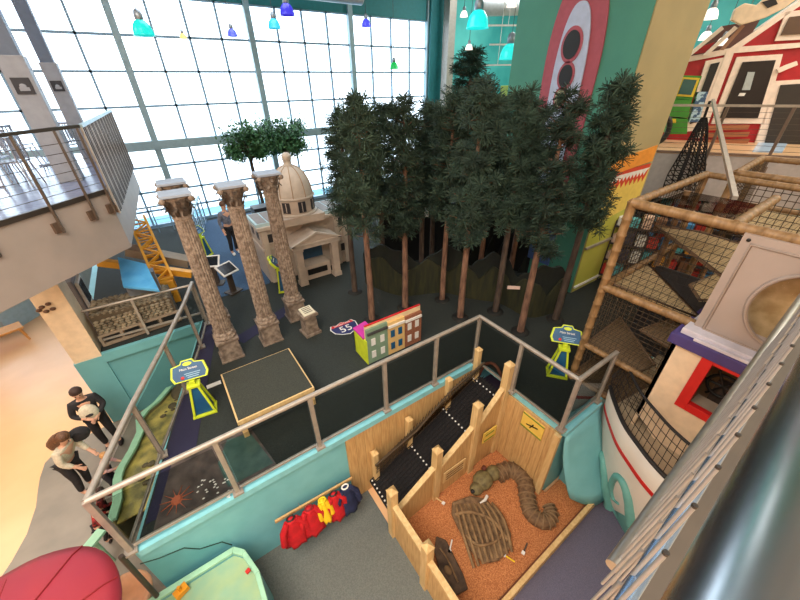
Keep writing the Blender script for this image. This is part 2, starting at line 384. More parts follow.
obj('rocket_outline', MB().prism(rockp(.62, 3.9, 6.7, 8.3, .003), (-.03, 0, 0)), mat('rocket_rose', (166, 80, 92), .7), rk)
obj('rocket_body', MB().prism(rockp(.35, 3.9, 6.5, 7.75, .04), (-.03, 0, 0)), mat('rocket_pale_blue', (178, 190, 214), .6), rk)
def disc(c, r, off, th, sz=1.35):
    return MB().prism([Vec((7.9-off, c[0]+r*cos(2*pi*i/28), c[1]+r*sz*sin(2*pi*i/28))) for i in range(28)], (-th, 0, 0))
for (q, r, mm) in (((574, 45), .18, BLACK), ((568, 76), .15, BLACK), ((562, 98), .12, mat('porthole_tan', (150, 150, 120), .6))):
    p = tw(*q)
    ring = obj('porthole', disc((p.y, p.z), r*1.28, .07, .02), MATS['rocket_rose'], rk)
    obj('porthole_glass', disc((p.y, p.z), r, .09, .01), mm, ring)

# lower tower graphic on the tan face
tg = thing('tower_graphic', 'tall green and orange flame graphic low on the tan tower face', 'mural', (8.4, 3.77, PZ))
def tan_(x, z): return Vec((x, 3.778, z))
def strip(name, pts, mm, th): obj(name, MB().prism([tan_(*p) for p in pts], (0, -th, 0)), mm, tg)
strip('green_panel', [(7.93, 1.85), (9.9, 1.85), (9.9, 4.0), (7.93, 4.0)], mat('panel_olive', (168, 172, 62), .7, col2=(186, 184, 84), scale=1), .012)
strip('yellow_band', [(7.93, 3.6), (9.9, 3.8), (9.9, 4.75), (7.93, 4.75)], mat('panel_yellow', (228, 200, 96), .7), .014)
strip('red_scallops', [(7.93, 4.35)] + [(7.93+.1*i, 4.35+(.14 if i % 2 else 0)) for i in range(1, 20)] + [(9.9, 4.75), (7.93, 4.75)], mat('scallop_red', (206, 66, 36), .7), .018)
strip('white_scallops', [(7.93, 4.5)] + [(7.93+.08*i, 4.5+(.1 if i % 2 else 0)) for i in range(1, 24)] + [(9.9, 4.66), (7.93, 4.66)], WHITE, .021)
strip('orange_band', [(7.93, 4.7), (9.9, 4.8), (9.9, 5.15), (7.93, 5.0)], mat('panel_orange', (230, 150, 50), .7), .022)
strip('white_ledge', [(7.93, 1.95), (9.9, 1.95), (9.9, 2.0), (7.93, 2.0)], WHITE, .05)
strip('grey_rail', [(7.93, 3.02), (9.9, 3.02), (9.9, 3.07), (7.93, 3.07)], RAILM, .06)

# ================================================================== GLASS RAILING
rl = thing('platform_railing', 'grey tube railing with glass panels around the raised platform', 'railing', (0, 3.35, PZ))
LT = [gz(83, 505, 2.9), gz(132, 406, 2.9), gz(164, 345, 2.9), gz(184, 304, 2.9), gz(192, 283, 2.9)]
for p in LT: p.z = 2.9
LT[0] = Vec((-1.60, 3.35, 2.9))
A3 = [Vec((x, 3.35, 2.9)) for x in (-1.60, -.40, .78, 1.97, 3.0, 4.0)]
B3 = [Vec((4.0, y, 2.9)) for y in (3.35, 2.42, 1.45)]
C3 = [Vec((x, 1.45, 2.9)) for x in (4.0, 5.0)]
def railrun(P, first=True, base=PZ+.02):
    for i, p in enumerate(P):
        if i == 0 and not first: continue
        pr = obj('post', MB().bar((p.x, p.y, base), (p.x, p.y, 2.92), .06), RAILM, rl, .006)
        obj('post_foot', MB().box((p.x, p.y, base+.02), (.13, .13, .03)), RAILM, pr)
    obj('handrail', MB().path([p+Vec((0, 0, .01)) for p in P], .035, 12), RAILM, rl)
    for a, b in zip(P[:-1], P[1:]):
        u = (b-a).normalized()*.05
        obj('bottom_rail', MB().bar((a.x+u.x, a.y+u.y, base+.09), (b.x-u.x, b.y-u.y, base+.09), .035), RAILM, rl)
        obj('glass_panel', MB().bar(Vec((a.x, a.y, 2.37))+u, Vec((b.x, b.y, 2.37))-u, .010, .88), GLASS, rl)
railrun(LT); railrun(A3, False); railrun(B3, False); railrun(C3, False)
obj('outer_pole', MB().tube((-1.68, 3.3, 1.9), (-1.66, 3.2, .6), .03, 8), RAILD, rl)

# ================================================================== PINES
def needles(mb, c, r, n, ln=.115, wd=.0075):
    for _ in range(n):
        d = Vec((random.gauss(0, 1), random.gauss(0, 1), random.gauss(0, .75)+.1)).normalized()
        st = c + d*r*random.uniform(0, .3); e = c + d*(ln*random.uniform(.75, 1.25)+r*.3)
        s_ = d.cross(Vec((random.random(), random.random(), random.random()))).normalized()*wd
        i = len(mb.v); mb.v += [st-s_*.5, st+s_*.5, e+s_*.9, e-s_*.9]; mb.f.append((i, i+1, i+2, i+3)); mb.sm.append(False)
def make_pine(seed, H, zc, rad, bark, need, label, dense=1.0):
    random.seed(seed)
    t = thing('pine_tree', label, 'tree', (0, 0, 0), 0, None)
    lean = [(random.uniform(-.05, .05), random.uniform(-.05, .05)) for _ in range(6)]
    tr = [(lean[i][0]*i/5, lean[i][1]*i/5, H*.97*i/5) for i in range(6)]; tr[0] = (0, 0, 0)
    obj('trunk', MB().path(tr, [.075, .065, .058, .05, .035, .015], 10), bark, t)
    obj('base_disc', MB().lathe([(.19, 0), (.19, .015), (.09, .03)], (0, 0, 0), 18), mat('tree_base_dark', (26, 26, 24), .8), t)
    fo = MB(); br = MB(); z = zc
    while z < H*.98:
        f = (z-zc)/(H-zc); rr = rad*(1-.62*f**1.6)*(.55+.45*min(1, f*5+.2))
        for k in range(random.randint(4, 6)):
            an = random.uniform(0, 2*pi); L = rr*random.uniform(.55, 1.12); zz = z+random.uniform(-.06, .06)
            i = min(4, int(z/H*5)); cx, cy = tr[i][0], tr[i][1]
            e = Vec((cx+cos(an)*L, cy+sin(an)*L, zz+L*random.uniform(.05, .5)))
            br.path([(cx, cy, zz), (cx+cos(an)*L*.5, cy+sin(an)*L*.5, zz+L*.08), e], [.014, .010, .004], 4)
            for q in (1.0, .74, .48):
                if q < .5 and rr < .3: continue
                needles(fo, Vec((cx, cy, zz)).lerp(e, q)+Vec((random.uniform(-.07, .07), random.uniform(-.07, .07), random.uniform(-.05, .08))), .12, int(46*dense))
        z += random.uniform(.10, .15)
    needles(fo, Vec((tr[5][0], tr[5][1], H)), .12, 80)
    obj('branches', br, bark, t); obj('foliage', fo, need, t)
    return t
base = [ (372, 320), (405, 308), (442, 300), (460, 318), (495, 312), (520, 332), (555, 320), (355, 292), (384, 284), (421, 284), (431, 272), (478, 283), (508, 283) ]
plab = ['pine with a pale brown trunk, leftmost of the front row, behind the house facade box',
 'pine with straight pale trunk right behind the toy row houses',
 'pine with slim trunk in front of the olive hill backdrop, middle of the grove',
 'pine whose trunk stands just behind the near railing corner post, left side',
 'slim pine standing against the hill backdrop, above the railing corner',
 'pine with thick trunk just behind the right railing, nearest to the blue sign',
 'rightmost pine of the grove, dark trunk beside the yellow green tower panel',
 'dark trunked pine at the back left, beside the domed building portico',
 'thin dark trunked pine at the back, between two front trunks on the left',
 'slim grey trunked pine at the back beside a small white card',
 'second slim grey trunked pine beside the small white card, farther back',
 'pine at the back of the grove behind the hill backdrop, centre',
 'pine at the back right of the grove, behind the hill backdrop']
protos = [make_pine(11, 4.45, 2.05, .44, BARK, NEED, plab[0]), make_pine(23, 4.50, 1.85, .43, BARK, NEED2, plab[1]), make_pine(37, 4.5, 2.15, .42, BARKD, NEED, plab[2])]
order = [0, 1, 0, 1, 2, 1, 2, 2, 2, 2, 2, 0, 1]; used = set()
for i, (q, k) in enumerate(zip(base, order)):
    p = gz(q[0], q[1], PZ); p.z = PZ+.01
    sc = [1.0, .98, 1.0, 1.03, 1.0, 1.0, 1.03, .93, .95, .95, .93, .97, .95][i]
    if k not in used:
        used.add(k); o = protos[k]; o.location = p; o['label'] = plab[i]; o.rotation_euler = (0, 0, i*.9)
    else: o = dup(protos[k], p, i*.9, plab[i])
    o.scale = (1.02 if i not in (2,) else .95, 1.02, sc); o['group'] = 'artificial pines in the grove'
    tag(obj('tree_base_plate', MB().lathe([(.15, 0), (.15, .012), (.1, .02)], (p.x, p.y, p.z-.002), 16), mat('tree_base_dark', (44, 40, 36), .8)),
        'round dark base disc at the foot of the ' + plab[i][:60].rsplit(' ', 1)[0], 'base plate', 'round tree base discs') if False else None
p = gz(482, 205, PZ)
o = dup(protos[0], Vec((10.2, 10.4, PZ+.01)), 1.2, 'tall lone pine reaching above the grove beside the teal pendant lamps'); o.scale = (1.9, 1.9, 1.25)

# ficus trees near the window
def make_ficus(seed, label):
    random.seed(seed); t = thing('ficus_tree', label, 'tree')
    obj('trunk', MB().path([(0, 0, 0), (.05, .02, 1.0), (-.03, 0, 2.0), (0, .02, 2.7)], [.07, .06, .05, .03], 8), BARKD, t)
    br = MB(); fo = MB()
    for _ in range(44):
        an = random.uniform(0, 2*pi); L = random.uniform(.2, .8); e = Vec((cos(an)*L, sin(an)*L, 2.5+random.uniform(-.15, .75)))
        br.path([(0, 0, 2.2), e*.5+Vec((0, 0, 1.35)), e], [.02, .014, .005], 4)
        for q in (1, .75):
            c = Vec((0, 0, 2.4)).lerp(e, q)
            for _ in range(60):
                s_ = c+Vec((random.gauss(0, .12), random.gauss(0, .12), random.gauss(0, .09))); d = Vec((random.gauss(0, 1), random.gauss(0, 1), -.6)).normalized()*.12
                x_ = d.cross(Vec((0, 0, 1))).normalized()*.035
                fo.add([s_, s_+d*.5+x_, s_+d, s_+d*.5-x_], [(0, 1, 2, 3)])
    obj('branches', br, BARKD, t); obj('foliage', fo, LEAF, t); return t
f1 = make_ficus(5, 'leafy ficus by the window, left of the dome'); f1.location = Vec((2.93, 13.3, PZ)); f1.scale = (1, 1, 1.1) 
f2 = dup(f1, Vec((4.3, 13.6, PZ)), 2.0, 'leafy ficus by the window directly behind the dome')

# ================================================================== FLUTED COLUMNS
def make_column(label):
    t = thing('fluted_column', label, 'column')
    pl = MB().box((0, 0, .02), (.50, .50, .04)).box((0, 0, .24), (.44, .44, .40), taper=.95).box((0, 0, .47), (.48, .48, .06))
    obj('plinth', pl, STONE2, t, .008)
    obj('base_ring', MB().lathe([(.23, .50), (.245, .53), (.23, .56), (.20, .575), (.215, .60), (.20, .625), (.185, .64)], n=28), STONE, t)
    obj('shaft', MB().lathe([(.178, .64), (.175, 1.4), (.165, 2.2), (.15, 2.92)], n=40, smooth=False, flute=.11), STONE, t)
    cp = MB().lathe([(.15, 2.90), (.17, 2.93), (.15, 2.96), (.17, 3.1), (.21, 3.2), (.27, 3.27)], n=20)
    for lv, (rr, z0, hh) in enumerate(((.17, 2.97, .14), (.20, 3.08, .15))):
        for k in range(10):
            an = 2*pi*(k+.5*lv)/10; c, s_ = cos(an), sin(an); q = Vec((-s_, c, 0))*.04
            a = Vec((c*rr, s_*rr, z0)); b = Vec((c*(rr+.06), s_*(rr+.06), z0+hh)); e = Vec((c*(rr+.12), s_*(rr+.12), z0+hh-.04))
            cp.add([a-q, a+q, b+q, b-q, e+q*.6, e-q*.6], [(0, 1, 2, 3), (3, 2, 4, 5), (3, 2, 1, 0), (5, 4, 2, 3)])
    for sx in (-1, 1):
        for sy in (-1, 1): cp.ball((sx*.23, sy*.23, 3.24), (.055, .055, .045), 8, 6)
    obj('capital', cp, STONE, t)
    obj('abacus', MB().box((0, 0, 3.30), (.50, .50, .04)), ABAC, t, .006)
    return t
c0 = make_column('carved stone column with blue abacus, nearest left, beside the dark stage table'); c0.location = (.16, 6.36, PZ+.008); c0.scale = (.86, .86, .985)
dup(c0, (.98, 6.42, PZ+.008), .0, 'carved stone column in the middle of the front row')
dup(c0, (.19, 7.25, PZ+.008), .0, 'carved stone column hidden behind the nearest left column, only its capital in view')
dup(c0, (1.73, 6.92, PZ+.008), .0, 'carved stone column in front of the domed building, right end of the row')
for o in [x for x in COL.objects if x.name.startswith('fluted_column')]: o['group'] = 'carved stone columns'

# plinth with plaque, and others
def plinth(label, loc, rz):
    t = thing('stone_pedestal', label, 'pedestal', loc, rz); M = Mat.Translation(loc) @ Mat.Rotation(rz, 4, 'Z')
    mb = MB().box((0, 0, .03), (.36, .36, .06)).box((0, 0, .26), (.28, .28, .42), taper=.9).box((0, 0, .50), (.34, .34, .06))
    mb.v = [M @ v for v in mb.v]; obj('pedestal', mb, STONE2, t, .006)
    q = MB().box((0, 0, .56), (.26, .26, .03), M=Mat.Rotation(.2, 3, 'X')); q.v = [M @ v for v in q.v]; obj('plaque', q, mat('cream_plaque', (226, 220, 196), .5), t)
    q = MB()
    for k in range(4): q.box((0, -.08+.05*k, .571-.008+.0095*k+.012), (.18, .012, .004), M=Mat.Rotation(.2, 3, 'X'))
    q.v = [M @ v for v in q.v]; obj('plaque_writing', q, BLACK, t)
plinth('low stone pedestal with a cream plaque beside the right column', gz(313, 335, PZ)+Vec((0, .12, .01)), .1)

# ================================================================== KIOSK SIGNS
def make_kiosk(label):
    t = thing('kiosk_sign', label, 'sign')
    b = MB()
    b.box((0, 0, .02), (.42, .30, .04))
    for sx in (-1, 1):
        for sy in (-1, 1): b.hexa([(sx*.18-.02, sy*.12-.02, .04), (sx*.18+.02, sy*.12-.02, .04), (sx*.18+.02, sy*.12+.02, .04), (sx*.18-.02, sy*.12+.02, .04),
                                   (sx*.07-.02, sy*.06-.02, .72), (sx*.07+.02, sy*.06-.02, .72), (sx*.07+.02, sy*.06+.02, .72), (sx*.07-.02, sy*.06+.02, .72)])
    b.box((0, 0, .74), (.22, .18, .05)); b.box((0, 0, .80), (.09, .09, .10))
    obj('stand', b, YG, t, .004)
    obj('stand_panel', MB().hexa([(-.16, -.10, .05), (.16, -.10, .05), (.16, .10, .05), (-.16, .10, .05), (-.06, -.05, .71), (.06, -.05, .71), (.06, .05, .71), (-.06, .05, .71)]), BLUEP, t)
    M = Mat.Rotation(R(-38), 4, 'X'); M.translation = Vec((0, 0, .86))
    def hp(sc, y0, th, base=0):
        o_ = [(-.27, .0), (.27, .0), (.31, .1), (.27, .30), (.12, .33), (.09, .39), (-.09, .39), (-.12, .33), (-.27, .30), (-.31, .1)]
        q = MB().prism([(x*sc, y0, (z-.19)*sc+.19) for x, z in o_], (0, th, 0)); q.v = [M @ v for v in q.v]; return q
    hd = obj('sign_head', hp(1, -.03, .07), YG, t, .006)
    obj('sign_panel', hp(.88, -.036, .006), BLUEP, hd)
    q = MB().prism([(.075*cos(a*pi/8), -.043, .31+.035*sin(a*pi/8)) for a in range(16)], (0, .007, 0))
    q.v = [M @ v for v in q.v]; obj('sign_emblem', q, YG, hd)
    q = MB()
    for k in range(3): q.box((.05, -.0385, .13-.035*k), (.26-.04*k, .004, .012))
    q.v = [M @ v for v in q.v]; obj('small_print', q, mat('pale_blue_print', (150, 190, 214), .5), hd)
    q = MB().ball((-.12, -.037, .07), (.03, .008, .03)); q.v = [M @ v for v in q.v]; obj('red_dot', q, REDP, hd)
    text('sign_writing', 'Main Street', .062, M @ frameM((0, -.038, .22), (1, 0, 0), (0, 0, 1)), WHITE, hd)
    return t
k0 = make_kiosk('chartreuse and blue information sign standing left of the low dark table')
k0.location = gz(206, 411, PZ)+Vec((0, 0, .01)); k0.rotation_euler = (0, 0, -.15); k0.scale = (.86, .86, .84)
dup(k0, gz(556, 374, PZ)+Vec((0, 0, .01)), -.9, 'chartreuse and blue information sign behind the right railing near the pines')
dup(k0, gz(284, 290, PZ)+Vec((0, 0, .01)), 1.25, 'chartreuse information sign turned sideways beside the domed building')
dup(k0, gz(207, 256, PZ)+Vec((0, 0, .01)), .8, 'small chartreuse information sign far back by the ramp railing')

# ================================================================== TOWN ITEMS
# stage table with carpet top
tb = thing('carpet_topped_table', 'low table with dark carpet top and pale wooden frame', 'table', (.5, 5.0, PZ))
ta = [gz(222, 374, 2.22), gz(290, 347, 2.22), gz(313, 388, 2.22), gz(235, 423, 2.22)]
xa = (ta[0].x+ta[3].x)/2; xb = (ta[1].x+ta[2].x)/2; ya = (ta[2].y+ta[3].y)/2; yb = (ta[0].y+ta[1].y)/2
obj('table_top', MB().box2(xa, xb, ya, yb, 2.14, 2.215), WOODP, tb, .005)
obj('carpet_surface', MB().box2(xa+.025, xb-.025, ya+.025, yb-.025, 2.215, 2.225), mat('speckled_carpet', (38, 42, 38), .95, col2=(64, 66, 58), scale=90), tb)
for sx in (xa+.06, xb-.06):
    for sy in (ya+.06, yb-.06): obj('leg', MB().box2(sx-.04, sx+.04, sy-.04, sy+.04, PZ+.008, 2.14), WOODP, tb)
for yy in (ya+.03, yb-.06): obj('apron', MB().box2(xa+.05, xb-.05, yy, yy+.03, 2.06, 2.14), WOODP, tb)

# interstate shield
sc_ = gz(345, 328, PZ)
sh = thing('highway_shield', 'red white and blue interstate 55 shield decal on the dark floor', 'floor decal', (sc_.x, sc_.y, PZ+.008))
def shp(s, z, th):
    o_ = [(-.22, .20), (-.1, .17), (0, .22), (.1, .17), (.22, .20), (.27, .08), (.24, -.08), (.13, -.19), (0, -.25), (-.13, -.19), (-.24, -.08), (-.27, .08)]
    return MB().prism([(sc_.x+x*s*1.1, sc_.y+y*s, z) for x, y in o_], (0, 0, th))
obj('shield_border', shp(1.08, PZ+.008, .004), WHITE, sh)
obj('shield_blue', shp(1.0, PZ+.012, .003), mat('shield_navy', (34, 40, 96), .6), sh)
obj('shield_red_band', MB().prism([(sc_.x+x*1.1, sc_.y+y, PZ+.015) for x, y in ((-.22, .20), (-.1, .17), (0, .22), (.1, .17), (.22, .20), (.25, .11), (-.25, .11))], (0, 0, .002)), REDP, sh)
text('shield_number', '55', .30, Mat.Translation((sc_.x, sc_.y-.05, PZ+.018)), WHITE, sh)
text('shield_word', 'INTERSTATE', .07, Mat.Translation((sc_.x, sc_.y+.145, PZ+.019)), WHITE, sh, .001)

# toy row house box
hb = thing('row_house_facade_box', 'painted toy row houses box with magenta and lime end behind the railing', 'playhouse', (2.9, 4.5, PZ))
HX0, HX1, HY = 2.30, 3.58, 4.50; HZ = PZ+.008; HT = 2.62
xs = [HX0, HX0+.46, HX0+.86, HX1]; hc = [mat('house_green', (126, 152, 128), .7), mat('house_sand', (222, 184, 120), .7), mat('house_brick', (150, 96, 70), .8, col2=(128, 78, 56), scale=30)]
for i in range(3):
    f = obj('house_front', MB().box2(xs[i], xs[i+1], HY, HY+.05, HZ, HT-.03*i), hc[i], hb)
    for r_ in range(2 if i != 2 else 2):
        for k in range(2):
            wx = xs[i]+(xs[i+1]-xs[i])*(.28+.44*k)
            obj('house_window', MB().box2(wx-.045, wx+.045, HY-.012, HY, HZ+.42-.3*r_, HZ+.58-.3*r_), WHITE if i != 1 else BLUEP, f)
    obj('cornice', MB().box2(xs[i]+.01, xs[i+1]-.01, HY-.03, HY, HT-.12-.03*i, HT-.07-.03*i), WHITE if i != 0 else mat('cornice_dark', (70, 70, 70), .6), f)
obj('back_panel', MB().box2(HX0, HX1, HY+.05, HY+.09, HZ, HT+.05), mat('house_back_cream', (232, 206, 164), .6), hb)
obj('red_edge', MB().box2(HX0, HX1, HY+.05, HY+.09, HT+.05, HT+.065), REDP, hb)
obj('end_box', MB().box2(HX0-.02, HX0, HY+.0, HY+.5, HZ, HT-.25).box2(HX0-.02, HX0+.25, HY+.48, HY+.5, HZ, HT-.25), YG, hb)
obj('magenta_roof', MB().prism([(HX0-.03, HY+.09, HT-.25), (HX0+.25, HY+.09, HT-.2), (HX0+.25, HY+.5, HT-.2), (HX0-.03, HY+.5, HT-.25)], (0, 0, .03)), mat('magenta_paint', (190, 40, 150), .6), hb)
# small white card stand among trees
p = gz(424, 262, PZ); 
# backdrop of painted hills
def bdp(x, y, z=PZ): return gz(x, y, z)
curve = [(366, 284), (400, 296), (442, 293), (470, 299), (500, 304), (530, 318), (562, 310)]
HB = mat('void_black', (12, 14, 16), .9); HG = mat('hill_olive', (52, 52, 26), .85, col2=(30, 34, 22), scale=3, stretch=(4, 4, .6), detail=5)
HD = mat('hill_dark_green', (24, 30, 22), .85, col2=(16, 20, 18), scale=4)
cb = thing('hill_backdrop', 'low curved wall cut and painted as dark olive hills behind the front pine trunks', 'backdrop', gz(455, 297, PZ))
cp_ = smooth([gz(x, y, PZ)+Vec((0, 0, .01)) for x, y in curve], 6)
def wavy(name, base_h, amp, fr_, offy, mm, N=84):
    m = MB()
    def cpt(s): s *= len(cp_)-1; i = min(int(s), len(cp_)-2); return cp_[i].lerp(cp_[i+1], s-i)+Vec((offy*.3, offy, 0))
    t_ = Vec((.02, .05, 0))
    for i in range(N):
        a, b = cpt(i/N), cpt((i+1)/N); h1, h2 = [base_h+amp*abs(sin(k*fr_))+.04*sin(k*.9) for k in (i, i+1)]
        m.hexa([a, b, b+t_, a+t_, a+Vec((0, 0, h1)), b+Vec((0, 0, h2)), b+t_+Vec((0, 0, h2)), a+t_+Vec((0, 0, h1))])
    obj(name, m, mm, cb)
wavy('olive_hills', .55, .38, .21, 0, HG); wavy('dark_hills', .85, .42, .15, .07, HD)
cb2 = thing('dark_void_sheet', 'tall black sheet standing for the dark void behind the back row of pines', 'backdrop', gz(455, 262, PZ))
cq = [gz(x, y, PZ)+Vec((0, 0, .01)) for x, y in ((384, 262), (430, 260), (480, 264), (530, 274), (560, 282))]
m = MB()
for a, b in zip(cq[:-1], cq[1:]): m.hexa([a, b, b+Vec((.05, .1, 0)), a+Vec((.05, .1, 0))]+[v+Vec((0, 0, 1.75)) for v in (a, b, b+Vec((.05, .1, 0)), a+Vec((.05, .1, 0)))])
obj('void_sheet', m, HB, cb2)  # black sheet put where only dark depth lies behind the grove
m = MB()
for k in range(9): p = cq[1].lerp(cq[3], k/8)+Vec((-.02, -.06, 0)); m.prism([p, p+Vec((.5, -.3, 0)), p+Vec((.25, -.15, .7+.5*abs(sin(k*1.7))))], (.02, .04, 0))
obj('dark_peaks', m, HD, cb2)

# domed capitol building
CX0, CX1, CYF = 1.75, 3.95, 8.45
cp = thing('domed_building_model', 'sandstone coloured walk-in model building with dome and portico', 'playhouse', (2.85, 9.3, PZ))
z0 = PZ+.008
obj('main_block', MB().box2(CX0, CX1+.2, CYF+.45, 10.1, z0, 3.32), SANDST, cp, .01)
obj('cornice', MB().box2(CX0-.06, CX1+.26, CYF+.39, 10.16, 3.30, 3.38).box2(CX0-.03, CX1+.23, CYF+.42, 10.13, 2.75, 2.80), SANDL, cp)
for (x0, x1) in ((CX0-.05, CX0+.62), (CX1-.45, CX1+.25)):
    rf = obj('wing_roof', MB().box2(x0, x1, CYF+.5, CYF+1.5, 3.38, 3.46), mat('roof_pale_blue', (178, 206, 212), .5), cp)
    obj('roof_panels', MB().box2(x0+.06, x0+.3, CYF+.56, CYF+1.44, 3.46, 3.47).box2(x0+.34, x1-.06, CYF+.56, CYF+1.44, 3.46, 3.47), mat('roof_grey', (136, 128, 124), .6), rf)
DC = (2.80, 9.0)
obj('drum', MB().box((DC[0], DC[1], 3.62), (1.15, 1.15, .24)).lathe([(.50, 3.74), (.50, 4.28)], (DC[0], DC[1], 0), 32), SANDST, cp)
for k in range(8):
    an = 2*pi*k/8+.05; c = Vec((DC[0]+.50*cos(an), DC[1]+.50*sin(an), 4.02))
    wn = obj('drum_window', MB().box(c, (.03, .19, .34), rz=an), mat('window_dark', (50, 50, 56), .4), cp)
    obj('window_bar', MB().box(c+Vec((cos(an), sin(an), 0))*.01, (.02, .018, .30), rz=an), SANDL, wn)
obj('drum_ring', MB().lathe([(.55, 3.74), (.57, 3.77), (.51, 3.80)], (DC[0], DC[1], 0), 32).lathe([(.52, 4.24), (.55, 4.28), (.53, 4.31)], (DC[0], DC[1], 0), 32), SANDL, cp)
dome = [(.51*cos(a*pi/2/10)**.9 if a < 10 else .1, 4.31+.72*sin(a*pi/2/10)) for a in range(0, 10)] + [(.10, 5.02)]
obj('dome', MB().lathe(dome, (DC[0], DC[1], 0), 32), SANDL, cp)
rb = MB()
for k in range(10):
    an = 2*pi*k/10; rb.path([(DC[0]+(r_+.004)*cos(an), DC[1]+(r_+.004)*sin(an), z) for r_, z in dome], .010, 5)
obj('dome_ribs', rb, mat('dome_rib_brown', (168, 138, 110), .7), cp)
obj('lantern', MB().lathe([(.13, 5.0), (.13, 5.03), (.10, 5.05), (.10, 5.14), (.13, 5.16)], (DC[0], DC[1], 0), 16).ball((DC[0], DC[1], 5.22), (.12, .12, .10)), SANDL, cp)
for o in list(cp.children):
    if o.name.split('.')[0] in ('drum', 'drum_window', 'drum_ring', 'dome', 'dome_ribs', 'lantern'):
        for q_ in [o]+list(o.children):
            for v in q_.data.vertices:
                z = v.co.z+PZ; z = 3.42+(z-3.5)*.78 if z < 4.31 else 4.05+(z-4.31)*1.0; v.co.z = z-PZ
# portico
PX0, PX1 = 2.36, 3.54
for x in (PX0+.09, PX1-.09): obj('portico_column', MB().box2(x-.09, x+.09, CYF-.25, CYF-.07, z0, 2.86).box2(x-.11, x+.11, CYF-.27, CYF-.05, z0, z0+.12).box2(x-.11, x+.11, CYF-.27, CYF-.05, 2.78, 2.86), SANDST, cp)
obj('entablature', MB().box2(PX0-.06, PX1+.06, CYF-.30, CYF+.5, 2.86, 2.96), SANDL, cp)
pcx = (PX0+PX1)/2
obj('pediment', MB().prism([(PX0-.08, CYF-.30, 2.96), (PX1+.08, CYF-.30, 2.96), (pcx, CYF-.30, 3.22)], (0, .8, 0)), SANDST, cp)
obj('pediment_trim', MB().bar((PX0-.1, CYF-.32, 2.97), (pcx, CYF-.32, 3.24), .05, .05).bar((PX1+.1, CYF-.32, 2.97), (pcx, CYF-.32, 3.24), .05, .05).bar((PX0-.1, CYF-.32, 2.98), (PX1+.1, CYF-.32, 2.98), .05, .04), SANDL, cp)
obj('doorway', MB().box2(PX0+.22, PX1-.22, CYF+.40, CYF+.452, 2.25, 2.84), mat('doorway_blue', (40, 78, 110), .6), cp)
obj('counter', MB().box2(PX0+.2, PX1-.2, CYF-.02, CYF+.4, z0, 2.22), SANDST, cp)
obj('counter_recess', MB().box2(PX0+.3, PX1-.3, CYF-.03, CYF-.02, 1.95, 2.12), BLACK, cp)
for (x, z) in ((2.0, 3.05), (2.0, 2.25), (4.0, 3.1), (4.0, 2.3)):
    f = obj('window_frame', MB().box2(x-.13, x+.13, CYF+.42, CYF+.449, z-.13, z+.17), SANDL, cp)
    obj('window_pane', MB().box2(x-.09, x+.09, CYF+.41, CYF+.42, z-.09, z+.13), MATS['window_dark'], f)
for x in (CX0+.1, 2.3, CX1-.1, CX1+.15): obj('pilaster', MB().box2(x-.06, x+.06, CYF+.40, CYF+.45, z0, 3.28), SANDL, cp)
for y in (9.2, 9.7):
    obj('side_window', MB().box2(CX0-.01, CX0+.01, y-.1, y+.1, 3.0, 3.25), MATS['window_dark'], cp)

# dark service counter behind the columns and computer screens
p = gz(243, 214, 3.0)
tag(obj('display_cabinet', MB().box2(2.2, 3.0, 11.2, 11.7, PZ+.008, 3.2), mat('cabinet_black', (22, 24, 28), .4), bevel=.01), 'black cabinet standing behind the middle column near the window', 'cabinet')
def screen(label, q, rz):
    l = gz(q[0], q[1], PZ)+Vec((0, 0, .008)); t = thing('touch_screen_stand', label, 'screen', l, rz); M = Mat.Translation(l) @ Mat.Rotation(rz, 4, 'Z')
    def X(mb): mb.v = [M @ v for v in mb.v]; return mb
    obj('stand', X(MB().box((0, 0, .02), (.36, .3, .04)).box((0, 0, .32), (.12, .10, .6))), mat('stand_brown', (70, 60, 52), .6), t)
    Mx = Mat.Rotation(R(-55), 3, 'X')
    f = obj('screen_frame', X(MB().box((0, 0, .68), (.46, .04, .36), M=Mx)), WHITE, t, .008)
    n_ = Mx @ Vec((0, -1, 0))
    obj('screen_glass', X(MB().box(Vec((0, 0, .68))+n_*.022, (.38, .006, .28), M=Mx)), mat('dark_screen', (24, 26, 30), .15), f)
screen('tilted white framed touch screen between the left and middle columns', (234, 292), .5)
screen('white framed screen leaning left behind the first column', (218, 284), -.4)

# wheel-like logo mat on the floor
q = gz(246, 286, PZ)
tag(obj('round_floor_decal', MB().lathe([(.14, 0), (.14, .006)], (q.x, q.y, PZ+.008), 20), mat('decal_purple', (96, 92, 160), .6, col2=(190, 190, 220), scale=14)), 'small round violet decal on the floor left of the domed building', 'floor decal')
tag(obj('floor_label', MB().box2(-.42, -.18, 5.62, 5.72, PZ+.014, PZ+.02), WHITE), 'small white label strip on the navy carpet beside the first column', 'label')

# ramp railing near the window
rr_ = thing('ramp_railing', 'dark metal railing sloping along the blue ramp by the window', 'railing', (0.6, 13, PZ))
ra = gz(188, 232, 2.5); rbb = gz(228, 196, 2.75)
n = 6; a = Vec((.15, 11.0, 0)); b = Vec((1.15, 15.4, 0))
for i in range(n+1):
    p = a.lerp(b, i/n); obj('post', MB().bar(p+Vec((0, 0, PZ+.01)), p+Vec((0, 0, 2.85)), .045), MULL, rr_)
obj('top_rail', MB().bar(a+Vec((0, 0, 2.87)), b+Vec((0, 0, 2.87)), .06), MULLT, rr_)
for k in range(7): obj('cable', MB().bar(a+Vec((0, 0, 1.95+.12*k)), b+Vec((0, 0, 1.95+.12*k)), .014), MULL, rr_)
rr2 = thing('window_railing', 'low dark railing running along the foot of the window', 'railing', (-1, 15.3, PZ))
for i in range(9): obj('post', MB().bar((-3+.5*i, 15.3, PZ+.01), (-3+.5*i, 15.3, 2.75), .04), MULL, rr2)
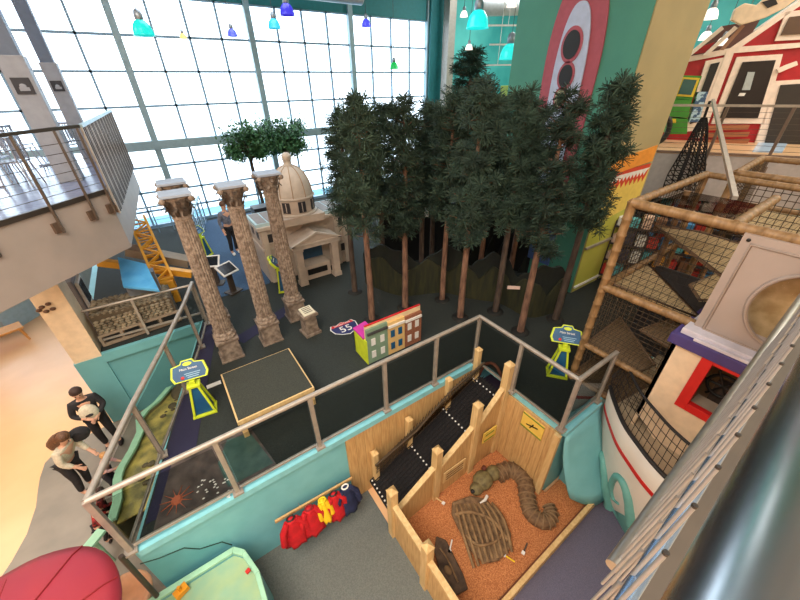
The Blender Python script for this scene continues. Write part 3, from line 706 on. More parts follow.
obj('top_rail', MB().bar((-3, 15.3, 2.76), (1, 15.3, 2.76), .05), MULL, rr2)
for k in range(5): obj('cable', MB().bar((-3, 15.3, 1.98+.15*k), (1, 15.3, 1.98+.15*k), .014), MULL, rr2)

q = gz(514, 288, PZ+.9)
tag(obj('pink_strip_label', MB().box(gz(514, 286, PZ+.95)+Vec((-.06, -.04, 0)), (.26, .02, .07), rz=-.7), mat('label_pink', (220, 190, 180), .6)), 'small pale pink strip label fixed on the hill backdrop right part', 'label')
q = gz(423, 268, PZ)
t = thing('white_card_stand', 'small white card on a thin post between the back pine trunks', 'card', (q.x, q.y, PZ+.01))
obj('card', MB().box((q.x, q.y, PZ+1.75), (.03, .24, .34), rz=.4), WHITE, t); obj('card_post', MB().tube((q.x, q.y+.02, PZ+.01), (q.x, q.y+.02, PZ+1.7), .02, 6), BLACK, t)

# things between the grove and the tower
fz = thing('white_picket_rail', 'small white slanting fence at the foot of the teal tower', 'fence', gz(560, 272, PZ))
a, b = gz(551, 277, PZ+.01), gz(580, 257, PZ+.01)
for k in range(5): p = a.lerp(b, k/4); obj('picket', MB().bar(p, p+Vec((0, 0, .85)), .04), WHITE, fz)
for z in (.12, .8): obj('rail', MB().bar(a+Vec((0, 0, z)), b+Vec((0, 0, z)), .04), WHITE, fz)
cm = thing('cartoonish_wall_panel', 'small yellow blue and white painted panel low on the teal tower', 'panel', (7.88, 5.2, PZ+.5))
obj('panel_blue', MB().box2(7.86, 7.895, 4.55, 5.9, 2.3, 3.35), mat('panel_sky', (70, 96, 150), .6), cm)
obj('yellow_shape', MB().prism([(7.855, 5.85, 2.5), (7.855, 5.5, 2.4), (7.855, 5.3, 2.8), (7.855, 4.9, 2.6), (7.855, 4.7, 3.0), (7.855, 5.2, 3.25), (7.855, 5.8, 3.2)], (-.015, 0, 0)), mat('panel_bright_yellow', (226, 196, 50), .6), cm)
pt = thing('pale_play_table', 'pale cream table standing past the pine trunks near the tower', 'table', gz(526, 262, PZ))
c = gz(526, 262, PZ+.01)
obj('table_top', MB().box((c.x, c.y, PZ+.66), (.7, .5, .06), rz=-.6), mat('pale_table', (206, 196, 170), .5), pt)
for sx in (-.25, .25):
    for sy in (-.15, .15): q_ = Mat.Rotation(-.6, 3, 'Z') @ Vec((sx, sy, 0)); obj('leg', MB().box2(c.x+q_.x-.025, c.x+q_.x+.025, c.y+q_.y-.025, c.y+q_.y+.025, PZ+.01, PZ+.63), MATS['pale_table'], pt)

# ================================================================== CONSTRUCTION AREA (left back)
cr = thing('toy_crane', 'orange lattice boom crane standing behind the first column', 'crane', (-1.0, 10.6, PZ))
def lattice(mb, a, b, wd, n, r):
    a, b = Vec(a), Vec(b); d = (b-a).normalized(); x = d.cross(Vec((0, 0, 1))).normalized()*wd/2; y = x.cross(d).normalized()*wd/2
    cs = [(-1, -1), (1, -1), (1, 1), (-1, 1)]
    for (i, j) in cs: mb.bar(a+x*i+y*j, b+x*i+y*j, r*1.6)
    for k in range(n):
        p, q = a.lerp(b, k/n), a.lerp(b, (k+1)/n)
        for m_ in range(4):
            i, j = cs[m_]; i2, j2 = cs[(m_+1) % 4]
            if k % 2: mb.bar(p+x*i+y*j, q+x*i2+y*j2, r)
            else: mb.bar(p+x*i2+y*j2, q+x*i+y*j, r)
            mb.bar(p+x*i+y*j, p+x*i2+y*j2, r)
T1 = onp(138, 222, (0, 11.6, 0), (0, 1, 0)); T2 = onp(166, 284, (0, 9.4, 0), (0, 1, 0))
m = MB(); lattice(m, T2, T1, .36, 8, .034); obj('lattice_boom', m, ORNG, cr)
b1 = onp(98, 262, (0, 10.2, 0), (0, 1, 0)); b2 = onp(192, 274, (0, 9.6, 0), (0, 1, 0))
obj('main_beam', MB().bar(b1, b2, .16, .16), ORNG, cr)
obj('cab', MB().box(T2+Vec((0, .1, -.25)), (.35, .4, .7)), ORNG, cr, .02)
obj('mast', MB().box2(T2.x-.12, T2.x+.12, T2.y, T2.y+.24, PZ+.008, T2.z-.4), mat('crane_brown', (112, 84, 52), .7), cr)
text('crane_number', '77', .16, frameM(T2+Vec((0, -.11, -.3)), (1, 0, 0), (0, 0, 1)), BLACK, cr)
tag(obj('conveyor_trough', MB().bar(onp(128, 250, (0, 11, 0), (0, 1, 0)), onp(190, 262, (0, 10.4, 0), (0, 1, 0)), .35, .22), mat('trough_grey', (146, 132, 116), .7), bevel=.01), 'long grey trough lying along the crane beam', 'trough')
BL = mat('bright_blue_tarp', (66, 148, 206), .5, col2=(90, 170, 220), scale=3)
t = thing('blue_roof_playhut', 'play hut with bright blue sloping roof behind the stone wall', 'playhouse', (-.9, 9.3, PZ))
q = [onp(x, y, (0, 0, 2.9), (0, 0, 1)) for x, y in ((124, 288), (122, 266), (150, 273), (160, 292))]
obj('roof', MB().prism([q[0], q[1]+Vec((0, 0, .18)), q[2]+Vec((0, 0, .18)), q[3]], (0, 0, .05)), BL, t)
cxy = sum(q, Vec())/4
obj('hut_wall', MB().box2(cxy.x-.30, cxy.x+.30, cxy.y+.1, cxy.y+.35, PZ+.008, 2.95), mat('hut_grey', (120, 124, 130), .7), t)
# stone wall with windows
sw = thing('stone_rubble_wall', 'play wall of stacked tan stones with dark openings and grey frame', 'wall', (-1.5, 8.5, PZ))
m = MB(); random.seed(3)
SA = Vec((-1.98, 8.22, 0)); SB = Vec((-.55, 8.34, 0))
obj('wall_core', MB().hexa([SA+Vec((0, 0, 1.83)), SB+Vec((0, 0, 1.83)), SB+Vec((0, .72, 1.83)), SA+Vec((0, .72, 1.83)), SA+Vec((0, .0, 2.55)), SB+Vec((0, .0, 2.45)), SB+Vec((0, .72, 2.45)), SA+Vec((0, .72, 2.55))]), mat('mortar_brown', (88, 76, 60), .9), sw)
for i in range(14):
    for j in range(8):
        u = (i+.5+.25*(j % 2)+random.uniform(-.1, .1))/14.6; z = 2.12+.055*j
        p = SA.lerp(SB, u)
        if j < 6: m.ball((p.x, p.y-.01, z), (.055, .035, .032), 7, 5)
    for j in range(13): p = SA.lerp(SB, (i+.5+.3*(j % 2))/14.6); m.ball((p.x, p.y+.03+.055*j, 2.53-.007*i+random.uniform(-.01, .02)), (.055, .036, .04), 7, 5)
obj('stones', m, mat('tan_field_stone', (150, 138, 116), .85, col2=(98, 88, 72), scale=7, bump=.4), sw)
m = MB().bar(SA+Vec((0, -.03, 2.08)), SB+Vec((0, -.03, 2.08)), .05).bar(SA+Vec((0, -.03, 1.86)), SB+Vec((0, -.03, 1.86)), .06)
for k in range(5): p = SA.lerp(SB, k/4); m.bar(p+Vec((0, -.03, 1.83)), p+Vec((0, -.03, 2.1)), .05)
obj('opening_frame', m, mat('frame_taupe', (146, 130, 112), .7), sw)
o = MB()
for k in range(4):
    a = SA.lerp(SB, (k+.15)/4); b = SA.lerp(SB, (k+.85)/4); o.hexa([a+Vec((0, -.012, 1.9)), b+Vec((0, -.012, 1.9)), b+Vec((0, 0, 1.9)), a+Vec((0, 0, 1.9)), a+Vec((0, -.012, 2.05)), b+Vec((0, -.012, 2.05)), b+Vec((0, 0, 2.05)), a+Vec((0, 0, 2.05))])
obj('dark_openings', o, BLACK, sw)
r5 = thing('inner_grey_railing', 'grey railing slanting past the stone wall to the platform corner', 'railing', (-.9, 8.3, PZ))
q = [Vec((-2.02, 8.2, 2.72)), Vec((-1.2, 8.16, 2.72)), Vec((-.1, 8.1, 2.72))]
obj('handrail', MB().path(q, .025, 8), RAILM, r5)
for p in q[1:]: obj('post', MB().bar((p.x, p.y-.02, PZ+.03), (p.x, p.y-.02, 2.72), .045), RAILM, r5)
obj('lower_rail', MB().bar((-2.02, 8.2, 1.98), (-.1, 8.1, 1.98), .035), RAILM, r5)
# grey machine with white frames beside the pillar
t = thing('simulator_booth', 'grey booth with white framed tilted screen next to the cream pillar', 'booth', (-2.2, 9.0, PZ))
obj('booth_body', MB().box2(-2.3, -2.08, 8.9, 9.7, PZ+.008, 3.1), mat('booth_grey', (112, 108, 112), .6), t, .02)
obj('booth_screen', MB().box2(-2.08, -2.03, 9.0, 9.5, 2.4, 3.0), WHITE, t)
obj('booth_screen_glass', MB().box2(-2.03, -2.02, 9.06, 9.44, 2.46, 2.94), MATS['dark_screen'], t)
q = onp(48, 300, (0, 7.97, 0), (0, 1, 0))
pw = thing('pillar_figurine_cluster', 'cluster of small dark brown ornaments on the cream pillar top', 'wall ornament', (q.x, 7.96, q.z))
for (dx, dz) in ((0, 0), (.1, .03), (.02, -.1), (.12, -.08), (-.06, -.05)): obj('ornament', MB().ball((-2.42+dx, 7.965, 3.1+dz), (.045, .02, .035), 8, 6), mat('ornament_brown', (96, 66, 50), .6), pw)

# ground floor items behind the pillar
bn = thing('wooden_bench', 'plain orange wooden bench on the tan floor beneath the balcony', 'bench', gz(8, 345, 0), .35)
Bq = gz(8, 345, 0); Bm = Mat.Translation(Bq) @ Mat.Rotation(.35, 4, 'Z')
def BX(mb): mb.v = [Bm @ v for v in mb.v]; return mb
WO = mat('orange_pine', (214, 150, 80), .5)
obj('seat', BX(MB().box((-.5, 0, .45), (2.0, .5, .06))), WO, bn, .01)
for (x, y) in ((.4, -.18), (.4, .18), (-1.4, -.18), (-1.4, .18)): obj('leg', BX(MB().bar((x, y, .42), (x+(.06 if x > 0 else -.06), y, 0), .05)), WO, bn)
t = thing('pale_blue_display', 'pale blue and white low display standing past the wooden bench', 'display', gz(20, 325, 0))
q = gz(22, 322, 0)
obj('display_body', MB().box((q.x, q.y, .35), (1.2, .5, .7), rz=.9), mat('pale_blue', (160, 190, 214), .5), t, .02)
obj('display_top', MB().box((q.x, q.y, .74), (1.3, .6, .06), rz=.9), WHITE, t)
tag(obj('red_cushion', MB().ball(gz(28, 309, 0)+Vec((0, -.5, .22)), (.45, .3, .22)), RED), 'dark red round cushion seat at the far end under the balcony', 'cushion')

# ================================================================== STREAM TABLE (left of railing)
st = thing('water_stream_table', 'curved mint rimmed rocky stream table below the left railing', 'water table', (-1.8, 5.5, 0))
rim = [(112, 522), (118, 502), (118, 480), (121, 470), (133, 450), (141, 432), (140, 420), (146, 412), (158, 402), (170, 388)]
rp = [gz(x, y, .62) for x, y in rim]
m = MB()
for i, (a, b) in enumerate(zip(rp[:-1], rp[1:])):
    m.hexa([a+Vec((-.06, 0, 0)), a+Vec((.07, 0, 0)), b+Vec((.07, 0, 0)), b+Vec((-.06, 0, 0)), a+Vec((-.06, 0, .05)), a+Vec((.07, 0, .05)), b+Vec((.07, 0, .05)), b+Vec((-.06, 0, .05))])
obj('rim', m, MINT, st)
m = MB()
for a, b in zip(rp[:-1], rp[1:]):
    m.hexa([(a.x-.02, a.y, 0.0), (a.x+.02, a.y, 0), (b.x+.02, b.y, 0), (b.x-.02, b.y, 0), a+Vec((-.02, 0, 0)), a+Vec((.02, 0, 0)), b+Vec((.02, 0, 0)), b+Vec((-.02, 0, 0))])
obj('rim_wall', m, mat('stream_wall', (146, 134, 100), .7), st)
def edgex(y): return -1.60+(y-3.35)*(1.45/4.7)-.03
ys = [p.y for p in rp]
bed = [p+Vec((.03, 0, -.12)) for p in rp] + [Vec((edgex(rp[-1].y), rp[-1].y, .5)), Vec((edgex(3.7), 3.7, .5)), Vec((-1.75, rp[0].y, .5))]
for p in bed: p.z = .5
obj('stream_bed', MB().prism(bed, (0, 0, .03)), mat('stream_bed_sand', (196, 176, 96), .35, col2=(108, 104, 66), scale=4, detail=5, bump=.5), st)
random.seed(9); m = MB()
for _ in range(46):
    i = random.randrange(len(rp)-1); a = rp[i].lerp(rp[i+1], random.random()); u = random.uniform(.15, .9)
    x = a.x+(edgex(a.y)-a.x)*u; s_ = random.uniform(.02, .055); m.ball((x, a.y, .54), (s_*1.3, s_, s_*.6), 7, 5)
obj('pebbles', m, mat('stream_rock', (112, 98, 74), .8, col2=(70, 62, 50), scale=9), st, kind='stuff')
# far bit of dark rocks near the teal wall
tag(obj('rock_mound', MB().ball((-1.0, 7.45, .35), (.3, .35, .35)).ball((-1.25, 7.1, .3), (.2, .22, .26)), mat('mound_brown', (98, 88, 66), .9, col2=(66, 60, 46), scale=5, bump=.8)), 'brown rocky mound at the far end of the stream table', 'rocks')
# display case panel standing in the corner of the railing: sea creature floor picture
q = thing('sea_floor_picture', 'dark rocky floor picture with an orange starfish inside the left railing corner', 'floor graphic', (-.6, 4.0, PZ))
pp = [gz(x, y, PZ+.01) for x, y in ((150, 528), (176, 462), (232, 452), (236, 478))]
obj('picture_base', MB().prism([Vec((-1.38, 3.46, PZ+.009)), Vec((.15, 3.46, PZ+.009)), Vec((.0, 4.35, PZ+.009)), Vec((-1.1, 4.35, PZ+.009))], (0, 0, .006)),
    mat('rocky_picture', (62, 56, 54), .3, col2=(96, 84, 80), scale=5, detail=6), q)
obj('teal_water_patch', MB().prism([Vec((-.50, 3.5, PZ+.015)), Vec((.12, 3.5, PZ+.015)), Vec((-.02, 4.2, PZ+.015)), Vec((-.35, 4.3, PZ+.015)), Vec((-.55, 3.95, PZ+.015))], (0, 0, .003)), mat('picture_teal', (50, 78, 74), .3, col2=(70, 96, 90), scale=6), q)
m = MB(); c = gz(177, 500, PZ+.016)
for k in range(11):
    an = 2*pi*k/11; m.prism([c+Vec((cos(an-.12)*.05, sin(an-.12)*.05, 0)), c+Vec((cos(an+.12)*.05, sin(an+.12)*.05, 0)), c+Vec((cos(an)*.20, sin(an)*.20, 0))], (0, 0, .012))
obj('starfish', m.lathe([(.07, 0), (.05, .03)], c, 12), mat('starfish_orange', (180, 96, 66), .7), q)
m = MB(); random.seed(4)
for _ in range(26): a = gz(random.uniform(196, 232), random.uniform(478, 500), PZ+.016); m.ball(a, (.018, .012, .008), 6, 4)
obj('white_reflection_spots', m, WHITE, q, kind='stuff')  # white blobs standing for spot reflections over the picture

# ================================================================== DIG PIT
PX0, PX1, PY0, PY1 = 1.45, 4.0, .75, 2.5
m = MB(); N = 46; vs = []; fs = []
random.seed(2)
for j in range(N):
    for i in range(N):
        x = PX0+.05+(PX1-PX0+.85)*i/(N-1); y = PY0+.04+(PY1-PY0-.06)*j/(N-1)
        if x > 4.0 and y > 1.36: y = 1.36
        vs.append((x, y, .10+.02*sin(x*5)*cos(y*6)+random.uniform(-.006, .006)))
for j in range(N-1):
    for i in range(N-1): a = j*N+i; fs.append((a, a+1, a+N+1, a+N))
tag(obj('pit_mulch', m.add(vs, fs, True), SAND, kind='stuff'), 'orange rubber mulch filling the fossil dig pit', 'mulch')
# timber curb
fr = thing('pit_curb', 'low pine board edge along the front of the dig pit', 'curb', (3.2, .75, 0))
obj('curb_board', MB().bar((1.45, .70, .12), (4.98, .76, .12), .07, .24), WOODP, fr, .008)
obj('curb_inner', MB().bar((1.5, .75, .08), (4.9, .81, .08), .03, .15), mat('curb_brown', (120, 70, 44), .8), fr)
# fences
pf = thing('pit_fence', 'pale pine post fence stepping up between the dig pit and the net ramp', 'fence', (1.45, 2.45, 0))
posts = [(1.45, 2.42, 1.34), (2.36, 2.46, 1.53), (3.22, 2.48, 2.0), (3.93, 2.52, 2.48), (1.45, 1.56, 1.30), (1.45, .72, 1.25)]
for x, y, h in posts:
    p_ = obj('post', MB().box2(x-.065, x+.065, y-.065, y+.065, 0, h-.05), WOODP, pf, .006)
    obj('post_cap', MB().add([(x-.07, y-.07, h-.05), (x+.07, y-.07, h-.05), (x+.07, y+.07, h-.05), (x-.07, y+.07, h-.05), (x, y, h+.03)], [(3, 2, 1, 0), (0, 1, 4), (1, 2, 4), (2, 3, 4), (3, 0, 4)]), WOODP, p_)
def panel(a, b, za0, za1, zb0, zb1):
    a, b = Vec(a), Vec(b); u = (b-a).normalized()*.06; a = a+u; b = b-u; nrm = Vec((-u.y, u.x, 0)).normalized()*.018
    f = obj('fence_panel', MB().hexa([a-nrm+Vec((0, 0, za0)), b-nrm+Vec((0, 0, zb0)), b+nrm+Vec((0, 0, zb0)), a+nrm+Vec((0, 0, za0)), a-nrm+Vec((0, 0, za1)), b-nrm+Vec((0, 0, zb1)), b+nrm+Vec((0, 0, zb1)), a+nrm+Vec((0, 0, za1))]), WOODL, pf)
    obj('top_board', MB().bar(a+Vec((0, 0, za1)), b+Vec((0, 0, zb1)), .09, .05), WOODP, f, .004)
P = [Vec((x, y, 0)) for x, y, h in posts]
panel(P[0], P[1], .0, .62, .0, 1.05); panel(P[1], P[2], .0, .95, .0, 1.42); panel(P[2], P[3], .0, 1.35, .0, 1.9)
panel(P[4], P[0], 0, .95, 0, .95); panel(P[5], P[4], 0, .9, 0, .9)
obj('corner_trim', MB().box2(3.93, 4.0, 1.40, 1.50, 0, 1.72), WOODP, pf)
s1 = thing('dig_sign', 'yellow sign on the dark boards at the right wall of the pit', 'sign', (3.98, 1.95, 1.2))
SY = mat('sign_yellow', (232, 198, 92), .5)
def wallsign(par, cy, cz, w_, h_, x):
    obj('sign_board', MB().box2(x-.02, x, cy-w_/2, cy+w_/2, cz-h_/2, cz+h_/2), SY, par)
    for z_ in (cz-h_/2, cz+h_/2-.03): obj('sign_border', MB().box2(x-.024, x-.02, cy-w_/2, cy+w_/2, z_, z_+.03), mat('sign_green', (120, 140, 50), .6), par)
    obj('sign_drawing', MB().bar((x-.024, cy-w_*.25, cz+.03), (x-.024, cy+w_*.25, cz-.05), .008, .02).bar((x-.024, cy-.02, cz+.05), (x-.024, cy+.03, cz-.08), .008, .02), BLACK, par)
c = onp(532, 426, (3.98, 0, 0), (1, 0, 0)); wallsign(s1, c.y, c.z, .42, .34, 4.0)
s2 = thing('small_dig_sign', 'small yellow sign on the stepped fence below the tall post', 'sign', (3.6, 2.42, 1.3))
c = onp(489, 434, (0, 2.44, 0), (0, 1, 0))
obj('sign_board', MB().box2(c.x-.17, c.x+.17, 2.42, 2.44, c.z-.14, c.z+.14), SY, s2)
obj('sign_lines', MB().box2(c.x-.14, c.x+.14, 2.415, 2.42, c.z-.11, c.z-.08).box2(c.x-.12, c.x+.1, 2.415, 2.42, c.z+.04, c.z+.07), MATS['sign_green'], s2)
s3 = thing('engraved_board', 'framed engraved wooden board on the fence between two posts', 'sign', (2.8, 2.42, .7))
c = onp(454, 470, (0, 2.44, 0), (0, 1, 0))
obj('board', MB().box2(c.x-.26, c.x+.26, 2.42, 2.44, c.z-.15, c.z+.15), WOODP, s3, .004)
m = MB()
for k in range(3): m.box2(c.x-.2, c.x+.2, 2.415, 2.42, c.z-.09+.07*k, c.z-.06+.07*k)
obj('engraved_lines', m, mat('engraving_brown', (130, 100, 64), .8), s3)

# serpent fossil
sf = thing('serpent_fossil', 'curved segmented serpent fossil with green skull lying in the mulch', 'fossil', (3.3, 1.9, .1))
pth = [(497, 474), (510, 468), (524, 478), (528, 498), (532, 512), (545, 520), (552, 514), (549, 504)]
sp = [gz(x, y, .2) for x, y in pth]
sp = smooth(sp, 6); m = MB(); n = len(sp)
m.path([p+Vec((0, 0, -.06)) for p in sp], [.15-.06*(i/n)**2 for i in range(n)], 12)
obj('body', m, FOSS, sf)
m = MB()
for i in range(1, n-1, 2):
    t = (sp[i+1]-sp[i-1]).normalized(); x = Vec((-t.y, t.x, 0)); r_ = .163-.06*(i/n)**2
    m.path([sp[i]+x*r_*cos(a)+Vec((0, 0, -.06+r_*sin(a))) for a in [pi*k/8 for k in range(9)]], .012, 5)
obj('segment_ridges', m, mat('fossil_ridge', (136, 110, 80), .8), sf)
hq = gz(483, 480, .22)
hdp = obj('skull', MB().ball(hq, (.20, .18, .13)).ball(gz(477, 488, .2), (.15, .12, .10)).ball(gz(493, 473, .2), (.16, .14, .13)), FOSSG, sf)
obj('horn', MB().path([gz(487, 496, .2), gz(485, 500, .22), gz(480, 503, .2)], [.03, .025, .01], 6), WHITE, hdp); obj('nostril', MB().ball(gz(473, 491, .24), (.05, .04, .03)), BLACK, hdp)
obj('eye_socket', MB().ball(gz(484, 468, .34), (.05, .05, .04)), mat('socket_brown', (90, 40, 24), .7), hdp)
# rib cage fossil
rf_ = thing('ribcage_fossil', 'large slab of brown rib bones half buried in the centre of the pit', 'fossil', (2.7, 1.5, .1))
out = [(452, 503), (470, 497), (485, 500), (500, 515), (511, 535), (509, 552), (498, 562), (484, 565), (470, 552), (458, 530), (451, 515)]
obj('slab', MB().prism([gz(x, y, .13) for x, y in out], (0, 0, .07)), FOSS, rf_, .03)
m = MB()
for k in range(9):
    u = k/8
    a = gz(456+u*36, 505-u*2, .2); b = gz(462+u*42, 530-u*10, .27); c = gz(474+u*38, 568-u*16, .2)
    m.path(smooth([a, b, c], 6), .024, 6)
m.path(smooth([gz(455, 515, .22), gz(470, 512, .25), gz(492, 520, .25), gz(508, 540, .22)], 6), .03, 6)
m.path(smooth([gz(466, 535, .24), gz(478, 545, .26), gz(494, 542, .25), gz(504, 532, .22)], 6), .022, 6)
obj('ribs', m, mat('rib_brown', (146, 116, 80), .8, col2=(110, 84, 56), scale=9), rf_)
tf = thing('flat_fossil', 'long dark fossil slab by the left fence of the pit', 'fossil', (1.8, 1.4, .1))
out = [(436, 537), (446, 541), (453, 555), (463, 575), (468, 590), (450, 600), (440, 575), (434, 552)]
obj('slab', MB().prism([gz(x, y, .12) for x, y in out], (0, 0, .05)), mat('slate_fossil', (96, 76, 58), .8, col2=(64, 48, 38), scale=10, bump=.6), tf, .02)
obj('shell_mark', MB().ball(gz(448, 570, .18), (.05, .07, .02)).path(smooth([gz(440, 548, .18), gz(448, 560, .19), gz(458, 582, .18)], 5), .014, 5), mat('rib_brown', (0, 0, 0)), tf)
# brushes
def brush(label, q, an, col):
    c = gz(q[0], q[1], .16); t = thing('dig_brush', label, 'brush', c, 0); d = Vec((cos(an), sin(an), 0))
    obj('handle', MB().tube(c, c+d*.14, .012, 8), col, t); obj('bristles', MB().box(c-d*.03, (.05, .05, .02), rz=an), WHITE, t)
brush('white dig brush lying at the fence side of the mulch', (442, 502), 1.9, WOODP)
brush('yellow handled brush at the bottom of the rib slab', (506, 556), -1.2, YEL)
brush('small white brush on the dark flat fossil', (450, 549), .6, WHITE)
brush('small dark brush by the front curb of the pit', (524, 551), .3, BARKD)

# ================================================================== NET RAMP
nr = thing('net_climbing_ramp', 'black rope net ramp rising between the boarded wall and the pit fence', 'climbing net', (1.7, 2.95, 0))
def ramp(x): return .35+max(0, (x-1.55))*(1.25/2.5)
m = MB(); x = 1.5
while x < 4.05:
    m.bar((x, 2.58, ramp(x)), (x, 3.26, ramp(x)), .016); x += .075
for k in range(10): y = 2.6+.072*k; m.bar((1.5, y, ramp(1.5)), (4.05, y, ramp(4.05)), .014)
obj('net_floor', m, NET, nr)
obj('ramp_underlay', MB().hexa([(1.5, 2.56, ramp(1.5)-.09), (4.05, 2.56, ramp(4.05)-.09), (4.05, 3.28, ramp(4.05)-.09), (1.5, 3.28, ramp(1.5)-.09), (1.5, 2.56, ramp(1.5)-.06), (4.05, 2.56, ramp(4.05)-.06), (4.05, 3.28, ramp(4.05)-.06), (1.5, 3.28, ramp(1.5)-.06)]), mat('ramp_dark', (30, 26, 28), .9), nr)
for xx in (1.52, 2.35, 3.15, 3.9):
    m = MB()
    for k in range(8): m.ball((xx, 2.62+.085*k, ramp(xx)+.02), .018, 7, 5)
    obj('white_beads', m, WHITE, nr)
m = MB(); # slanted side net against the wall
for k in range(36):
    x = 1.6+k*.068; zt = ramp(x)+.62; m.bar((x, 3.22, ramp(x)), (x+.02, 3.10, min(zt, 1.95)), .010)
for k in range(7):
    u = k/6; m.bar((1.6, 3.22-.12*u, ramp(1.6)+.62*u), (4.0, 3.22-.12*u, min(ramp(4.0)+.62*u, 1.95)), .010)
obj('side_net', m, NETB, nr)
obj('net_backing', MB().add([(1.6, 3.235, ramp(1.6)), (4.0, 3.235, ramp(4.0)), (4.0, 3.14, 1.78), (1.6, 3.14, ramp(1.6)+.55)], [(0, 1, 2, 3)]), glassm('mesh_fabric', (.42, .36, .30), .05), nr)
obj('net_top_rope', MB().path([(1.55, 3.1, .95), (2.4, 3.06, 1.28), (3.2, 3.1, 1.75), (4.0, 3.1, 2.0)], .02, 6), NETB, nr)
for (x, z) in ((1.62, 1.15), (2.35, 1.5), (3.25, 1.95), (3.95, 2.3)): 
    p_ = obj('support_post', MB().box2(x-.05, x+.05, 3.18, 3.28, 0, z-.05), WOODP, nr, .005)
    obj('post_cap', MB().add([(x-.06, 3.17, z-.05), (x+.06, 3.17, z-.05), (x+.06, 3.29, z-.05), (x-.06, 3.29, z-.05), (x, 3.23, z+.02)], [(3, 2, 1, 0), (0, 1, 4), (1, 2, 4), (2, 3, 4), (3, 0, 4)]), WOODP, p_)
obj('arch', MB().path([(4.09, 2.6+.68*(.5-.5*cos(pi*k/14)), 1.17+.85*sin(pi*k/14)) for k in range(15)], .03, 8), mat('arch_brown', (120, 66, 48), .7), nr)

# ================================================================== COSTUME RACK
ck = thing('costume_rack_bar', 'wooden bar with hooks fixed low on the turquoise wall', 'coat rack', (.35, 3.3, 1.0))
ra_, rb_ = onp(275, 522, (0, 3.22, 0), (0, 1, 0)), onp(352, 478, (0, 3.22, 0), (0, 1, 0))
obj('bar', MB().bar(ra_, rb_, .03, .05), WOODL, ck); u_ = (rb_-ra_)
obj('hook', MB().tube(ra_+u_*.3, ra_+u_*.3+Vec((0, .07, 0)), .008, 6).tube(ra_+u_*.8, ra_+u_*.8+Vec((0, .07, 0)), .008, 6), STEEL, ck)
def garment(label, u, w_, mm, trim, L=.55):
    c = ra_ + u_*u + Vec((0, -.06, 0)); t = thing('costume_coat', label, 'coat', c, 0, None)
    vs = []; fs = []; n = 18; rows_ = 9
    for j in range(rows_+1):
        v = j/rows_; hw = w_*(.30+.75*v**.6); th = .05+.09*v
        for k in range(n):
            an = 2*pi*k/n; fold = 1+.16*sin(k*2.4+u*20)*v; vs.append((c.x+cos(an)*hw*.5*fold, c.y-.05-.03*v+sin(an)*th*fold, c.z+.06-L*v))
    for j in range(rows_):
        for k in range(n): k2 = (k+1) % n; fs.append((j*n+k, (j+1)*n+k, (j+1)*n+k2, j*n+k2))
    fs.append(tuple(range(n))); fs.append(tuple(range((rows_+1)*n-1, rows_*n-1, -1)))
    obj('coat_body', MB().add(vs, fs, True), mm, t)
    for s_ in (-1, 1):
        obj('sleeve', MB().path([(c.x+s_*w_*.18, c.y-.06, c.z+.02), (c.x+s_*w_*.45, c.y-.10, c.z-.12), (c.x+s_*w_*.55, c.y-.11, c.z-L*.72)], [.045, .05, .055], 9), mm, t)
    obj('collar', MB().path([(c.x+.055*cos(a), c.y-.05+.04*sin(a), c.z+.065) for a in [2*pi*k/10 for k in range(11)]], .014, 6), trim, t)
garment('bright red coat hanging at the left end of the rack', .16, .36, RED, BLACK)
garment('second bright red coat, just right of the leftmost one', .38, .36, RED, mat('dark_red', (130, 10, 20), .7))
garment('bright yellow coat hanging between red coats', .55, .18, YEL, YEL, .42)
garment('red coat hanging between the yellow and the navy coats', .70, .30, RED, BLACK)
garment('navy blue coat hanging at the right end of the rack', .86, .36, NAVY, WHITE)

# ================================================================== WATER PLAY, AWNING (bottom left)
aw = thing('red_awning', 'large ribbed rose red canopy in the bottom left corner', 'awning', (-2.2, 2.6, 0))
AZ = 2.1; ac = gz(62, 640, AZ); 
prof = [(-38, 600), (0, 577), (40, 556), (80, 546), (103, 551), (114, 564), (119, 582), (119, 600), (112, 660), (80, 720), (0, 740), (-60, 680)]
pr_ = [gz(x, y, AZ) for x, y in prof]
cx_ = gz(-10, 700, AZ); apex = Vec((cx_.x, cx_.y, AZ+.30))
vs = [apex]; fs = []; rs_ = smooth(pr_+[pr_[0]], 3)[:-1]; n = len(rs_)
for k, s_ in enumerate((.33, .66, .9, 1.0)):
    for p in rs_: q = apex.lerp(p, s_); q.z = AZ+.30*(1-s_)+(.04 if s_ < .95 else 0); vs.append(q)
vs += [p+Vec((0, 0, -.06)) for p in rs_]
for i in range(n): fs.append((0, 1+i, 1+(i+1) % n))
for r_ in range(4):
    for i in range(n): a = 1+r_*n+i; b = 1+r_*n+(i+1) % n; fs.append((a, a+n, b+n, b))
obj('canopy', MB().add(vs, fs, True), AWN, aw)
m = MB()
ribO = apex+Vec((0, 0, .02))
for q in ((12, 573), (82, 546), (117, 577), (60, 551)):
    e = gz(q[0], q[1], AZ+.01); mid_ = ribO.lerp(e, .5)
    if q == (60, 551): continue
    m.path([ribO, ribO.lerp(e, .33)+Vec((0, 0, .03)), ribO.lerp(e, .66)+Vec((0, 0, .032)), ribO.lerp(e, .9)+Vec((0, 0, .035)), e], .010, 5)
obj('ribs', m, mat('awning_rib_dark', (140, 24, 34), .6), aw)
obj('canopy_pole', MB().tube((cx_.x, cx_.y, 0), (cx_.x, cx_.y, AZ+.2), .04, 10), STEEL, aw)

